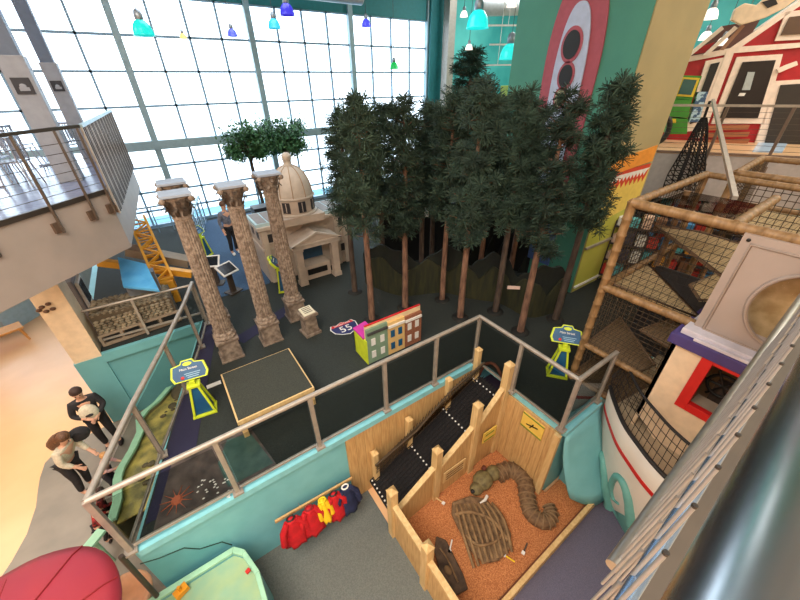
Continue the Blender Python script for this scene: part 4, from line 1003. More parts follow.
wt = thing('water_play_tank', 'mint rimmed turquoise water tank against the platform wall', 'water table', (-.9, 3.0, 0))
tk = [(128, 596), (150, 562), (232, 541), (247, 550), (256, 570), (258, 600), (250, 660), (130, 660)]
tq = [gz(x, y, .85) for x, y in tk]
tq = [Vec((-1.85, 3.25, .85)), Vec((-.72, 3.25, .85)), Vec((-.60, 3.12, .85)), Vec((-.50, 2.75, .85)), Vec((-.50, 1.6, .85)), Vec((-1.85, 1.6, .85))]
obj('tank_body', MB().prism([Vec((p.x, p.y, 0)) for p in tq], (0, 0, .74)), TEALD, wt)
m = MB(); cc = sum(tq, Vec())/len(tq)
inn = [p.lerp(cc, .12) for p in tq]
for i in range(len(tq)):
    j = (i+1) % len(tq); m.hexa([tq[i], tq[j], inn[j], inn[i]]+[v+Vec((0, 0, .05)) for v in (tq[i], tq[j], inn[j], inn[i])])
obj('rim', m, MINT, wt, .008)
m = MB()
for i in range(len(tq)):
    j = (i+1) % len(tq); dn = Vec((0, 0, -.11)); m.hexa([tq[i]+dn, tq[j]+dn, inn[j]+dn, inn[i]+dn, tq[i], tq[j], inn[j], inn[i]])
obj('rim_wall', m, TEALD, wt)
obj('water', MB().prism([p+Vec((0, 0, -.09)) for p in inn], (0, 0, .05)), mat('pale_green_water', (138, 176, 150), .08, col2=(160, 184, 142), scale=3), wt)
obj('red_valve', MB().box(gz(248, 571, .92), (.06, .05, .05), rz=.4), REDP, wt, .01)
tag(obj('yellow_toy_boat', MB().box(gz(182, 592, .84)+Vec((0, 0, .03)), (.16, .10, .08), rz=.4).tube(gz(182, 592, .84), gz(182, 592, .84)+Vec((0, 0, .15)), .02, 8), mat('toy_amber', (226, 150, 20), .5)), 'amber toy floating in the mint rimmed tank', 'toy')
sp_ = thing('splash_guard', 'clear curved splash panel with dark edge above the water tank', 'splash guard', (-1.1, 3.28, .9))
ed = [onp(x, y, (0, 3.27, 0), (0, 1, 0)) for x, y in ((140, 564), (160, 558), (184, 548), (200, 549), (222, 542), (232, 545))]
eb = [Vec((p.x, p.y, .93)) for p in ed]
m = MB()
for i in range(len(ed)-1): m.add([eb[i], eb[i+1], ed[i+1], ed[i]], [(0, 1, 2, 3)])
obj('clear_panel', m, glassm('splash_plastic', (.82, .90, .92), .15), sp_)
obj('panel_edge', MB().path(ed, .008, 6), mat('edge_dark_green', (20, 60, 54), .5), sp_)
tag(obj('peach_basin', MB().lathe([(.0, .55), (.2, .56), (.32, .62), (.34, .7), (.30, .7), (.18, .6), (.02, .58)], (-2.1, 3.55, 0), 20).lathe([(.12, 0), (.1, .56)], (-2.1, 3.55, 0), 12), mat('peach_plastic', (226, 168, 128), .5)), 'peach coloured basin between the awning and the water tank', 'basin')
gt_ = thing('mint_channel', 'short mint coloured channel poking out above the red canopy', 'channel', gz(90, 552, 0)); obj('trough', MB().bar(gz(102, 530, .7), gz(84, 552, .7), .14, .05), MINT, gt_); obj('leg', MB().tube(gz(93, 541, .68), Vec((gz(93, 541, .68).x, gz(93, 541, .68).y, 0)), .03), MINT, gt_)

# ================================================================== TURQUOISE WAVE PANEL + BOAT
wv = thing('wave_panel', 'smooth turquoise wave panel between the pit and the boat hull', 'panel', (4.6, 1.1, 0))
A = Vec((4.06, 1.35, 1.72)); B = Vec((5.02, 1.35, 1.72))
rowsP = []
for j in range(9):
    v = j/8; z = 1.72-1.42*v; xl = 4.06+.14*v*v; xr = 5.02-.27*v; yl_ = 1.35-.36*v**1.6; yr_ = 1.35-.70*v
    rowsP.append([Vec((xl+(xr-xl)*i/8, yl_+(yr_-yl_)*i/8-.10*sin(pi*i/8)*v, z-.10*v**3*sin(pi*i/8))) for i in range(9)])
vs = [p for r_ in rowsP for p in r_]; nb = len(vs); vs += [p+Vec((.0, .03, .0)) for p in vs]; fs = []
for j in range(8):
    for i in range(8):
        a = j*9+i; fs.append((a, a+9, a+10, a+1)); fs.append((a+nb, a+1+nb, a+10+nb, a+9+nb))
for j in range(8): a = j*9; fs.append((a, a+nb, a+9+nb, a+9)); a = j*9+8; fs.append((a, a+9, a+9+nb, a+nb))
for i in range(8): a = i; fs.append((a, a+1, a+1+nb, a+nb)); a = 72+i; fs.append((a, a+nb, a+1+nb, a+1))
obj('panel_skin', MB().add(vs, fs, True), TEAL, wv)
obj('panel_brace', MB().box2(4.5, 4.62, 1.0, 1.38, 0, .5), TEALD, wv)

bt = thing('play_boat', 'white play boat with red stripe and teal wave mural', 'boat', (5.6, .3, 0))
gun = [gz(x, y, 2.15) for x, y in ((609, 388), (612, 400), (622, 425), (636, 446), (655, 470), (680, 492))]
gun = smooth(gun + [gun[-1]+Vec((.15, -.5, 0)), gun[-1]+Vec((.4, -1.1, 0))], 4)
bas = []
for i, p in enumerate(gun):
    u = i/(len(gun)-1); bas.append(Vec((p.x+.45-.05*u, p.y-.22+.02*u, .0)))
def hullrow(v): # 1 top,0 bottom
    return [b.lerp(g, v**.8)+Vec((-.10*sin(pi*v), 0, 0)) for b, g in zip(bas, gun)]
def skin_(v0, v1, off, k=6):
    rs = []
    for j in range(k+1):
        v = v0+(v1-v0)*j/k; r_ = hullrow(v); r_ = [Vec((p.x-off, p.y+off*.2, 0))+Vec((0, 0, 2.15*v)) for p in r_]; rs.append(r_)
    n = len(gun); vs = [p for r_ in rs for p in r_]; fs = []
    for j in range(k):
        for i in range(n-1): a = j*n+i; fs.append((a, a+1, a+n+1, a+n))
    return vs, fs, n, k
def hull_obj(name, v0, v1, off, th, mm):
    vs, fs, n, k = skin_(v0, v1, off); nb = len(vs); vs2 = vs+[p+Vec((th, 0, 0)) for p in vs]
    f2 = fs+[tuple(x+nb for x in f[::-1]) for f in fs]
    for i in range(n-1): f2.append((i+nb, i+1+nb, i+1, i)); a = k*n+i; f2.append((a, a+1, a+1+nb, a+nb))
    for j in range(k): a = j*n; f2.append((a, a+n, a+n+nb, a+nb)); a = j*n+n-1; f2.append((a+nb, a+n+nb, a+n, a))
    return obj(name, MB().add(vs2, f2, True), mm, bt)
hull_obj('hull', 0, 1, 0, .06, HULL)
hull_obj('red_stripe', .80, .835, .008, .03, REDP)
hull_obj('teal_base', 0, .10, .010, .03, mat('hull_teal', (104, 172, 168), .5))
def hpt(u, v, off=.02):
    r_ = hullrow(v); i = u*(len(r_)-1); k = min(int(i), len(r_)-2); p = r_[k].lerp(r_[k+1], i-k); return Vec((p.x-off, p.y+off*.2, 2.15*v))
from bpy_extras.object_utils import world_to_camera_view
def proj(P):
    v = Vec(P)-Vec((0, 0, CZ)); z = v.dot(_F); return (400+FPX*v.dot(_R)/z, 300-FPX*v.dot(_U)/z)
GRID = [(a/60, b/60) for a in range(61) for b in range(61)]; GP = [proj(hpt(a, b, .0)) for a, b in GRID]
def onhull(x, y):   # the hull coordinate (along, up) of a drawn point of the mural
    i = min(range(len(GRID)), key=lambda k: (GP[k][0]-x)**2+(GP[k][1]-y)**2); a, b = GRID[i]; best = (1e9, a, b)
    for da in range(-4, 5):
        for db_ in range(-4, 5):
            aa, bb_ = min(max(a+da/240, 0), 1), min(max(b+db_/240, 0), 1); p = proj(hpt(aa, bb_, 0)); e = (p[0]-x)**2+(p[1]-y)**2
            if e < best[0]: best = (e, aa, bb_)
    return hpt(best[1], best[2], .012)
def zq(x, y): return onhull(560+x/3.333, 420+y/3.333)
for nm, pl, rs__ in (('wave_curl', [(132, 172), (119, 165), (114, 135), (126, 100), (142, 112), (150, 160), (157, 220), (168, 285)], [.015, .022, .03, .035, .04, .05, .06, .07]),
                 ('wave_curl', [(196, 278), (180, 262), (173, 220), (188, 188), (212, 205), (228, 250), (236, 300), (238, 350)], [.015, .025, .035, .04, .045, .05, .055, .05])):
    P_ = smooth([zq(*q) for q in pl], 4); R__ = [rs__[min(int(i/4), 7)]*1.15 for i in range(len(P_))]
    mv = MB().path(P_, [r*1.25 for r in R__], 8)
    obj(nm, mv, MATS['hull_teal'], bt)
ww = [zq(*q) for q in ((108, 190), (122, 215), (140, 250), (170, 290), (200, 310), (238, 330))]; wl = [Vec((p.x+.02, p.y, 0)) for p in ww]
mv = MB()
for i in range(len(ww)-1):
    for j in range(6):
        a, b = ww[i], ww[i+1]
        def dn(p, k): 
            # slide straight down the hull skin
            best = min((h for h in [hpt(u_/80, p.z/2.15*(1-k/6), .012) for u_ in range(81)]), key=lambda h: abs((h.y)-(p.y-.05*k/6))); return best
        mv.add([dn(a, j), dn(b, j), dn(b, j+1), dn(a, j+1)], [(0, 1, 2, 3), (3, 2, 1, 0)])
obj('wave_band', mv, MATS['hull_teal'], bt)
obj('gunwale', MB().path([p+Vec((.03, 0, .02)) for p in gun], .032, 8), mat('gunwale_black', (34, 32, 34), .6), bt)
dk = [p+Vec((.06, 0, -.25)) for p in gun]
obj('deck', MB().prism(dk+[Vec((7.2, gun[-1].y, 1.9)), Vec((7.2, 1.35, 1.9))], (0, 0, .03)), mat('boat_deck_tan', (186, 168, 142), .7), bt)
m = MB()
g2 = [p+Vec((.04, 0, .04)) for p in gun]
for i in range(0, len(g2)-1):
    a, b = g2[i], g2[i+1]
    h = .30*min(1, i/3)+.10
    m.bar(a, a+Vec((.30*h/.4, .05, h)), .008)
    for j in range(1, 5): f_ = j/4; h2 = .30*min(1, (i+1)/3)+.10; m.bar(a+Vec((.30*h/.4*f_, .05*f_, h*f_)), b+Vec((.30*h2/.4*f_, .05*f_, h2*f_)), .007)
obj('deck_net', m, NET, bt)
obj('net_rail', MB().path([p+Vec((.30*(.3*min(1, i/3)+.1)/.4, .05, .3*min(1, i/3)+.1)) for i, p in enumerate(g2)], .022, 7), mat('gunwale_black', (0, 0, 0)), bt)
text('boat_name', 'MAYFLOWER', .01, Mat.Translation((0, 0, 0)), WHITE, bt) if False else None
# cabin
CA = gz(677, 347, 3.45); CB = gz(649, 388, 2.62)
cab = thing('boat_cabin', 'cream boat cabin with red framed window and purple roof band', 'cabin', (5.2, .4, 1.9))
# cabin front plane x = c
cxp = 4.95
def cw(x, y, off=0): p = onp(x, y, (cxp, 0, 0), (1, 0, 0)); return Vec((cxp-off, p.y, p.z))
c1, c2, c3, c4 = cw(677, 347), cw(649, 388), cw(700, 470), cw(790, 400)
yl = max(c1.y, c2.y); zb = 1.95; zt = c1.z
def cpoly(name, pts, th, mm, off=0, par=None):
    return obj(name, MB().prism([cw(x, y, off) for x, y in pts], (th, 0, 0)), mm, par or cab)
# wall built in true coordinates on the plane x = 4.9 (y, z)
def cwall(name, pts, off, th, mm, par=None): return obj(name, MB().prism([(4.9-off, y, z) for y, z in pts], (th, 0, 0)), mm, par or cab, 0)
cwall('front_wall', [(.88, 2.2), (.52, 1.9), (.52, 3.56), (.88, 3.56)], 0, .06, CREAM)
cwall('front_wall', [(.52, 1.9), (-.9, 1.9), (-.9, 2.72), (.52, 2.72)], 0, .06, CREAM)
cwall('front_wall', [(-.45, 2.72), (-.9, 2.72), (-.9, 3.56), (-.45, 3.56)], 0, .06, CREAM)
obj('side_wall', MB().box2(4.9, 5.9, .83, .88, 1.9, 3.56), CREAM, cab)
obj('back_wall', MB().box2(5.85, 5.9, -.9, .83, 1.9, 3.56), mat('cabin_interior', (190, 166, 132), .7), cab)
obj('cabin_floor', MB().box2(4.96, 5.85, -.9, .83, 2.15, 2.2), CREAM, cab)
fm = obj('window_frame', MB().box2(4.86, 4.95, .42, .54, 2.70, 3.56).box2(4.86, 4.95, -.5, .42, 2.70, 2.82).box2(4.86, 4.95, -.5, .42, 3.50, 3.58).box2(4.86, 4.95, -.5, -.40, 2.82, 3.5), REDP, cab, .006)
obj('window_sill', MB().box2(4.95, 5.2, -.4, .42, 2.74, 2.80), mat('sill_taupe', (170, 156, 140), .6), fm)
obj('purple_band', MB().box2(4.84, 5.95, -.95, .93, 3.555, 3.70), PURP, cab, .01)
obj('roof', MB().box2(4.92, 5.95, -.95, .86, 3.70, 3.78).box2(4.86, 4.92, -.95, .70, 3.70, 3.74), mat('roof_lavender', (206, 200, 210), .5), cab, .008)
# dark figures behind the cabin window: captain's wheel and seat backs
m = MB().path([(5.35, .25+.17*cos(2*pi*k/20), 2.98+.17*sin(2*pi*k/20)) for k in range(21)], .022, 6)
for k in range(6): an = pi*k/3; m.tube((5.35, .25, 2.98), (5.35, .25+.24*cos(an), 2.98+.24*sin(an)), .016, 6)
wh_ = obj('ship_wheel', m, BLACK, cab); obj('wheel_post', MB().box2(5.38, 5.5, .17, .33, 2.2, 3.0), BARKD, wh_)
sb = obj('padded_seat', MB().ball((5.45, -.18, 3.0), (.12, .20, .30)).ball((5.40, -.22, 2.55), (.28, .24, .12)), mat('seat_black', (24, 22, 26), .7), cab)
obj('seat_post', MB().tube((5.42, -.2, 2.2), (5.42, -.2, 2.5), .05, 10), STEEL, sb)

# ================================================================== BAMBOO PLAYHOUSE
ph = thing('bamboo_playhouse', 'two storey bamboo framed net playhouse right of the grove', 'play structure', (5.2, 2.0, PZ))
def bamboo(name, a, b, r=.055, par=None, mm=None):
    a, b = Vec(a), Vec(b); L = (b-a).length; k = max(2, int(L/.22)); pts = []; rs = []
    for i in range(k):
        for (u, f) in ((0, 1.14), (.06, 1.0), (.94, 1.0)):
            pts.append(a.lerp(b, (i+u)/k)); rs.append(r*f)
    pts.append(b); rs.append(r*1.14)
    return obj(name, MB().path(pts, rs, 10), mm or BAMB, par or ph)
FX = 5.2
for (x, y) in ((FX, 2.03), (7.9, 2.1), (7.9, .3)): bamboo('bamboo_post', (x, y, PZ+.01), (x, y, 5.05), .06)
bamboo('bamboo_post', (FX, -.25, PZ-.9), (FX, -.25, 5.05), .06)
for z in (5.04, 3.74): 
    bamboo('bamboo_beam', (FX, 2.03, z), (FX, -.25, z), .062)
    bamboo('bamboo_beam', (FX, 2.03, z), (7.9, 2.1, z), .055); bamboo('bamboo_beam', (7.9, 2.1, z), (7.9, .3, z), .05)
bamboo('bamboo_beam', (FX, 2.03, 2.60), (FX, .92, 2.60), .05); bamboo('bamboo_beam', (FX, 2.1, 1.86), (FX, 1.2, 1.86), .055)
bamboo('bamboo_beam', (FX, .93, 5.05), (6.95, .98, 5.03), .055); bamboo('bamboo_post', (6.65, 1.9, 3.74), (6.65, 1.9, 5.0), .045, mm=mat('bamboo_dark', (120, 92, 64), .6))
def netmat(name, c, line, sc):
    m = bpy.data.materials.new(name); m.use_nodes = True; nt = m.node_tree; b = nt.nodes['Principled BSDF']; b.inputs['Roughness'].default_value = .9
    tc = nt.nodes.new('ShaderNodeTexCoord'); br = nt.nodes.new('ShaderNodeTexBrick'); br.offset = 0; br.squash = 1
    br.inputs['Color1'].default_value = srgb(c); br.inputs['Color2'].default_value = tuple(v*.85 for v in srgb(c)[:3])+(1,); br.inputs['Mortar'].default_value = srgb(line)
    br.inputs['Scale'].default_value = sc; br.inputs['Mortar Size'].default_value = .06; br.inputs['Brick Width'].default_value = 1; br.inputs['Row Height'].default_value = 1
    nt.links.new(tc.outputs['Object'], br.inputs['Vector']); nt.links.new(br.outputs[0], b.inputs['Base Color']); return m
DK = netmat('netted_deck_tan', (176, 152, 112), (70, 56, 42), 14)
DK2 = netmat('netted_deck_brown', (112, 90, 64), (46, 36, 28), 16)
def deck(z, pts, mm=DK, th=.03):
    P = [gz(x, y, z) for x, y in pts]; d_ = obj('triangular_deck', MB().prism([p-Vec((0, 0, th)) for p in P], (0, 0, th)), mm, ph)
    obj('deck_edge', MB().path(P+[P[0]], .022, 6), mat('deck_edge_brown', (108, 84, 62), .7), d_)
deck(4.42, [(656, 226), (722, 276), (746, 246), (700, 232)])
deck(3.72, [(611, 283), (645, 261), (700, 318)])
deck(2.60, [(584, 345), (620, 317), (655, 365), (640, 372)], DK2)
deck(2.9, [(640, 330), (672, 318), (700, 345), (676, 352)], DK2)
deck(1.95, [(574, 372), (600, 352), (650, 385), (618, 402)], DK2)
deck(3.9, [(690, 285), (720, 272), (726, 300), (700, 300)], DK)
m = MB()
for k in range(1, 12): m.bar((FX, 2.0-.1*k, 3.78), (FX, 2.0-.1*k, 5.0), .005)
for k in range(1, 12): m.bar((FX, 2.0, 3.78+.1*k), (FX, .82, 3.78+.1*k), .005)
obj('front_net_upper', m, NET, ph)
m = MB()
for k in range(1, 17): m.bar((FX, 2.0-.075*k, 1.9), (FX, 2.0-.075*k, 3.7), .006)
for k in range(1, 25): m.bar((FX, 2.0, 1.88+.075*k), (FX, .8, 1.88+.075*k), .006)
obj('front_net_lower', m, NETB, ph)
m = MB()
for k in range(1, 27): m.bar((FX+.1*k, 2.07, 1.9), (FX+.1*k, 2.07, 5.0), .007)
for k in range(1, 31): m.bar((FX, 2.07, 1.9+.1*k), (7.9, 2.1, 1.9+.1*k), .007)
obj('side_net', m, NETB, ph)
obj('interior_panel', MB().box2(7.0, 7.04, .4, 2.0, PZ+.01, 3.6), mat('dark_slate_panel', (58, 56, 58), .8), ph)
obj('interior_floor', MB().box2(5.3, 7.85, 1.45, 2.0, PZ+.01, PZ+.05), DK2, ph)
obj('top_cover', MB().box2(5.3, 6.9, 1.0, 2.0, 4.93, 4.94), glassm('smoky_mesh', (.55, .52, .50), .05), ph)
# bubble panel
bb = thing('bubble_window_panel', 'beige moulded panel with a clear round bubble window', 'window panel', (5.15, .3, 3.7))
BP = mat('beige_moulded_plastic', (166, 150, 142), .45, col2=(158, 144, 136), scale=2)
by0, by1, bz0, bz1 = .80, -.62, 3.68, 5.02; yc_, zc_, rr_b = .07, 4.33, .40
n = 40; inner = [(yc_+rr_b*cos(2*pi*i/n+pi/4), zc_+rr_b*1.12*sin(2*pi*i/n+pi/4)) for i in range(n)]
def sqp(i, y0_, y1_, z0_, z1_):
    a = (2*pi*i/n+pi/4) % (2*pi); cy_, cz_ = (y0_+y1_)/2, (z0_+z1_)/2; c_, s_ = cos(a), sin(a); k = 1/max(abs(c_), abs(s_)); return (cy_+c_*k*abs(y0_-y1_)/2, cz_+s_*k*(z1_-z0_)/2)
outer = [sqp(i, by0, by1, bz0, bz1) for i in range(n)]
vs = []; 
for (y, z) in outer: vs.append((5.10, y, z))
for (y, z) in inner: vs.append((5.10, y, z))
for (y, z) in outer: vs.append((5.16, y, z))
for (y, z) in inner: vs.append((5.16, y, z))
fs = []
for i in range(n):
    j = (i+1) % n; fs += [(i, n+i, n+j, j), (2*n+i, 2*n+j, 3*n+j, 3*n+i), (i, j, 2*n+j, 2*n+i), (n+i, 3*n+i, 3*n+j, n+j)]
obj('panel_frame', MB().add(vs, fs), BP, bb)
rim_ = [(5.09, y, z) for y, z in inner]; obj('bubble_rim', MB().path(rim_+[rim_[0]], .022, 8), BP, bb)
sq = [(5.095, .70, 3.78), (5.095, -.55, 3.78), (5.095, -.55, 4.92), (5.095, .70, 4.92), (5.095, .70, 3.78)]
obj('panel_ridge', MB().path(sq, .018, 4), mat('beige_ridge', (160, 142, 130), .5), bb)
m = MB(); vs = []; fs = []
for i in range(9):
    a = i/8*pi/2
    for k in range(32): t_ = 2*pi*k/32; vs.append((5.10-.24*sin(a), yc_+rr_b*cos(a)*cos(t_)*.99, zc_+rr_b*1.12*cos(a)*sin(t_)*.99))
for i in range(8):
    for k in range(32): k2 = (k+1) % 32; fs.append((i*32+k, i*32+k2, (i+1)*32+k2, (i+1)*32+k))
obj('bubble_dome', m.add(vs, fs, True), glassm('amber_bubble', (.95, .90, .82), .12, .05), bb)
obj('bubble_backing', MB().box2(5.5, 5.52, -.6, .78, 3.7, 5.0), mat('tunnel_tan', (214, 194, 158), .6, col2=(180, 156, 118), scale=6), bb)
for q in ((.74, 3.74), (.74, 4.96)): obj('bolt', MB().ball((5.095, q[0], q[1]), (.012, .02, .02), 8, 5), BLACK, bb)

# second, farther net tower
nt_ = thing('far_net_tower', 'smaller bamboo framed net box behind the playhouse at the right edge', 'play structure', (8.6, .9, PZ))
fa = [Vec((8.1, 1.75, 0)), Vec((10.0, 1.9, 0)), Vec((10.3, .4, 0)), Vec((8.1, .55, 0))]
for p in fa: bamboo('bamboo_post', p+Vec((0, 0, PZ-.9 if p.y < 1.4 else PZ+.01)), p+Vec((0, 0, 5.12)), .06, nt_)
for i in range(4):
    for z in (5.1, 4.2): bamboo('bamboo_beam', fa[i]+Vec((0, 0, z)), fa[(i+1) % 4]+Vec((0, 0, z)), .055, nt_)
m = MB()
for k in range(12): y = 1.7-.1*k; m.bar((8.1, y, 3.3), (8.1, y, 5.06), .010)
for k in range(18): m.bar((8.1, 1.75, 3.3+.1*k), (8.1, .55, 3.3+.1*k), .010)
for k in range(20): x = 8.1+.1*k; m.bar((x, 1.76, 3.3), (x, 1.78, 5.06), .010)
for k in range(18): m.bar((8.1, 1.75, 3.3+.1*k), (10., 1.88, 3.3+.1*k), .010)
obj('net', m, NETB, nt_)
obj('net_deck', MB().box2(8.2, 10, .6, 1.7, 4.15, 4.18), DK, nt_)

# cargo net and leaning post
cn = thing('hanging_cargo_net', 'gathered black cargo net hanging from the upper railing', 'net', onp(706, 112, E0, n2))
tp = onp(704, 118, E0, n2); 
bl, brr = onp(668, 190, E0-n2*.5, n2), onp(697, 190, E0-n2*.5, n2)
m = MB()
rowsn = []
for j in range(15):
    v = j/14; c = tp.lerp((bl+brr)/2, v); hw = (brr-bl)*.5*(.18+.82*min(1, v*1.3)**.8)
    rowsn.append([c+hw*(2*i/12-1)+Vec((.10*sin(i*1.7+j*.4), .10*cos(i*1.3), 0))*v for i in range(13)])
for j in range(15):
    for i in range(13):
        if i < 12: m.bar(rowsn[j][i], rowsn[j][i+1], .022)
        if j < 14: m.bar(rowsn[j][i], rowsn[j+1][i], .022)
        if j < 14 and i < 12: m.bar(rowsn[j][i], rowsn[j+1][i+1], .018)
obj('net_mesh', m, NET, cn); obj('net_rope', MB().tube(tp, tp+Vec((.1, .05, .35)), .03, 6), NET, cn)
tag(obj('leaning_post', MB().bar(onp(713, 100, E0, n2), gz(735, 198, 5.10), .06, .05), RAILM), 'flat grey post leaning from the upper railing to the playhouse roof', 'post')

# ================================================================== UPPER RIGHT RAILING AND BARN
ur = thing('upper_right_railing', 'thin brown metal railing with cables in front of the red barn', 'railing', ml(0, 0))
for s_ in (-.85, .35, 1.55, 2.75, 3.95, 5.2): obj('post', MB().bar(ml(s_, -.04, MZ-.35), ml(s_, -.04, MZ+1.05), .035, .06), mat('rail_brown', (132, 112, 100), .45, .4), ur)
for s_ in (-.85, .35, 1.55, 2.75, 3.95, 5.2): obj('post_bracket', MB().bar(ml(s_-.08, -.03, MZ-.3), ml(s_+.08, -.03, MZ-.3), .05, .16), MATS['rail_brown'], ur)
obj('top_rail', MB().bar(ml(-.9, -.04, MZ+1.06), ml(5.6, -.04, MZ+1.06), .07, .05), RAILM, ur)
for k in range(8): obj('cable', MB().bar(ml(-.85, -.04, MZ+.12+.115*k), ml(5.4, -.04, MZ+.12+.115*k), .008), RAILD, ur)
obj('toe_rail', MB().bar(ml(-.9, -.02, MZ+.02), ml(5.6, -.02, MZ+.02), .05, .05), MATS['rail_brown'], ur)
BO = 2.6; BPt = E0+n2*BO
bn_ = thing('red_barn_front', 'bright red barn facade with cream trim on the upper level', 'playhouse', ml(2, BO))
def bpoly(name, pts, mm, off=0, th=.05, par=None):
    P = [onp(x, y, BPt-n2*off, n2) for x, y in pts]; return obj(name, MB().prism(P, n2*th), mm, par or bn_)
bpoly('barn_wall', [(683, 62), (735, 50), (860, 40), (860, 150), (790, 155), (655, 152)], BARN, 0, .1)
bpoly('barn_gable', [(735, 50), (800, 2), (860, -35), (860, 45)], BARN, 0, .1)
TRM = mat('barn_trim_cream', (238, 220, 206), .6)
bpoly('horizontal_trim', [(682, 58), (735, 47), (795, 43), (860, 38), (860, 42), (795, 48), (735, 53), (682, 63)], TRM, .05)
bpoly('rake_trim', [(729, 49), (800, 0), (860, -40), (860, -35), (800, 6), (737, 50)], TRM, .06, .3)
bpoly('corner_trim', [(727, 50), (735, 50), (703, 138), (694, 138)], TRM, .06)
d_ = bpoly('door_frame', [(737, 57), (783, 54), (764, 124), (711, 124)], TRM, .05)
bpoly('door_panel', [(743, 62), (776, 60), (758, 118), (720, 118)], mat('barn_door_black', (34, 28, 30), .3), .08, .03, d_)
bpoly('door_poster', [(748, 72), (755, 72), (750, 90), (742, 90)], mat('poster_grey', (170, 180, 182), .5), .1, .02, d_)
bpoly('door_notice', [(740, 93), (746, 93), (744, 96), (738, 96)], WHITE, .1, .02, d_)
d_ = bpoly('side_door_frame', [(706, 61), (726, 57), (700, 130), (684, 132)], TRM, .05)
bpoly('side_door_panel', [(711, 64), (720, 62), (697, 122), (690, 124)], BLACK, .08, .03, d_)
d_ = bpoly('stall_frame', [(776, 81), (860, 76), (860, 150), (752, 152)], TRM, .05)
bpoly('stall_opening', [(781, 85), (860, 80), (860, 146), (764, 146)], mat('stall_dark', (44, 38, 34), .6), .08, .03, d_)
d_ = bpoly('loft_window_frame', [(786, 12), (860, 2), (860, 36), (775, 41)], TRM, .06)
bpoly('loft_window_pane', [(790, 17), (860, 8), (860, 31), (781, 35)], mat('loft_brown', (90, 66, 48), .6), .1, .03, d_)
bpoly('white_pipe', [(777, 69), (786, 65), (797, 61), (798, 65), (788, 69), (779, 73)], TRM, .12, .06)
# open side roof with braces, left of the gable
lt = thing('barn_side_shed', 'dark open shed roof with cream rafters left of the barn gable', 'shed', ml(.5, BO))
def lp(name, pts, mm, off=0.3, th=.06): P = [onp(x, y, BPt-n2*off, n2) for x, y in pts]; return obj(name, MB().prism(P, n2*th), mm, lt)
lp('shed_wall', [(684, 58), (722, 26), (760, 20), (748, 40), (728, 50)], mat('shed_brown', (92, 62, 56), .7), .02, .1)
lp('rafter', [(682, 59), (722, 26), (724, 29), (687, 59)], TRM); lp('rafter', [(703, 55), (735, 26), (738, 28), (708, 55)], TRM)
lp('red_board', [(690, 54), (703, 46), (715, 42), (706, 53)], BARN, .2)
lp('rafter', [(720, 50), (742, 24), (745, 26), (724, 50)], mat('rafter_tan', (150, 110, 84), .6))
cwm = thing('hanging_cream_cutout', 'cream and black rounded cow shaped cutout hanging above the barn', 'ornament', ml(1.8, BO-.7, 8))
P = [onp(x, y, BPt-n2*.7, n2) for x, y in ((731, 20), (735, 9), (745, 3), (757, 5), (765, -2), (790, -6), (800, -3), (785, 8), (765, 18), (752, 22), (741, 25))]
obj('cutout_body', MB().prism(P, n2*.12), CREAM, cwm, .02)
P = [onp(x, y, BPt-n2*.72, n2) for x, y in ((762, 2), (775, -2), (778, 4), (768, 8))]
obj('dark_patch', MB().prism(P, n2*.03), BLACK, cwm)
obj('hanging_wire', MB().bar(onp(752, 4, BPt-n2*.64, n2), onp(752, 4, BPt-n2*.64, n2)+Vec((0, 0, 2.4)), .015), STEEL, cwm)
# wooden crate fence before the barn
cf = thing('slatted_counter', 'brown slatted wooden counter under the black barn door', 'counter', ml(1.5, 2.2))
for k in range(4):
    a, b = onp(704, 126+7*k, BPt-n2*.35, n2), onp(750, 125+7*k, BPt-n2*.35, n2); a2, b2 = a+Vec((0, 0, -.12)), b+Vec((0, 0, -.12))
    obj('slat', MB().hexa([a2, b2, b2+n2*.04, a2+n2*.04, a, b, b+n2*.04, a+n2*.04]), mat('slat_brown', (156, 96, 62), .6), cf)
# green tractor / train
gt = thing('green_play_tractor', 'green play tractor with yellow framed window beside the tan tower', 'vehicle', ml(.3, 1.2))
def gp_(name, pts, mm, off, th, par=None): P = [onp(x, y, E0+n2*(1.5-off), n2) for x, y in pts]; return obj(name, MB().prism(P, n2*th), mm, par or gt)
GR = mat('tractor_green', (60, 140, 44), .5)
gp_('cab', [(676, 75), (702, 76), (692, 100), (669, 98)], GR, 0, .7)
f = gp_('cab_window_frame', [(681, 77), (700, 78), (693, 97), (675, 96)], mat('tractor_yellow', (228, 196, 50), .5), .03, .03)
gp_('cab_window', [(684, 79), (697, 80), (691, 95), (678, 94)], mat('tractor_glass', (40, 92, 90), .3), .05, .03, f)
gp_('hood', [(668, 99), (692, 100), (688, 118), (664, 116)], GR, .0, .8)
gp_('hood', [(668, 118), (688, 119), (687, 134), (667, 134)], GR, .0, .8)
gp_('headlight', [(671, 119), (676, 119), (676, 123), (671, 123)], MATS['tractor_yellow'], .05, .05)
wq = onp(661, 130, E0+n2*1.3, n2)
obj('wheel', MB().path([wq+d2*.18*cos(a)+Vec((0, 0, .32*sin(a))) for a in [2*pi*k/18 for k in range(19)]], .07, 8), BLACK, gt)
wq = onp(690, 140, E0+n2*1.3, n2)
bx_ = thing('white_blue_crate', 'white and blue patterned box standing by the side door of the barn', 'box', ml(.9, 1.6))
P = [onp(x, y, E0+n2*1.7, n2) for x, y in ((698, 92), (708, 92), (699, 122), (689, 122))]
obj('box_body', MB().prism(P, n2*.2), mat('box_pale_blue', (170, 200, 220), .6, col2=(60, 90, 130), scale=8, sharp=(.5, .52)), bx_)
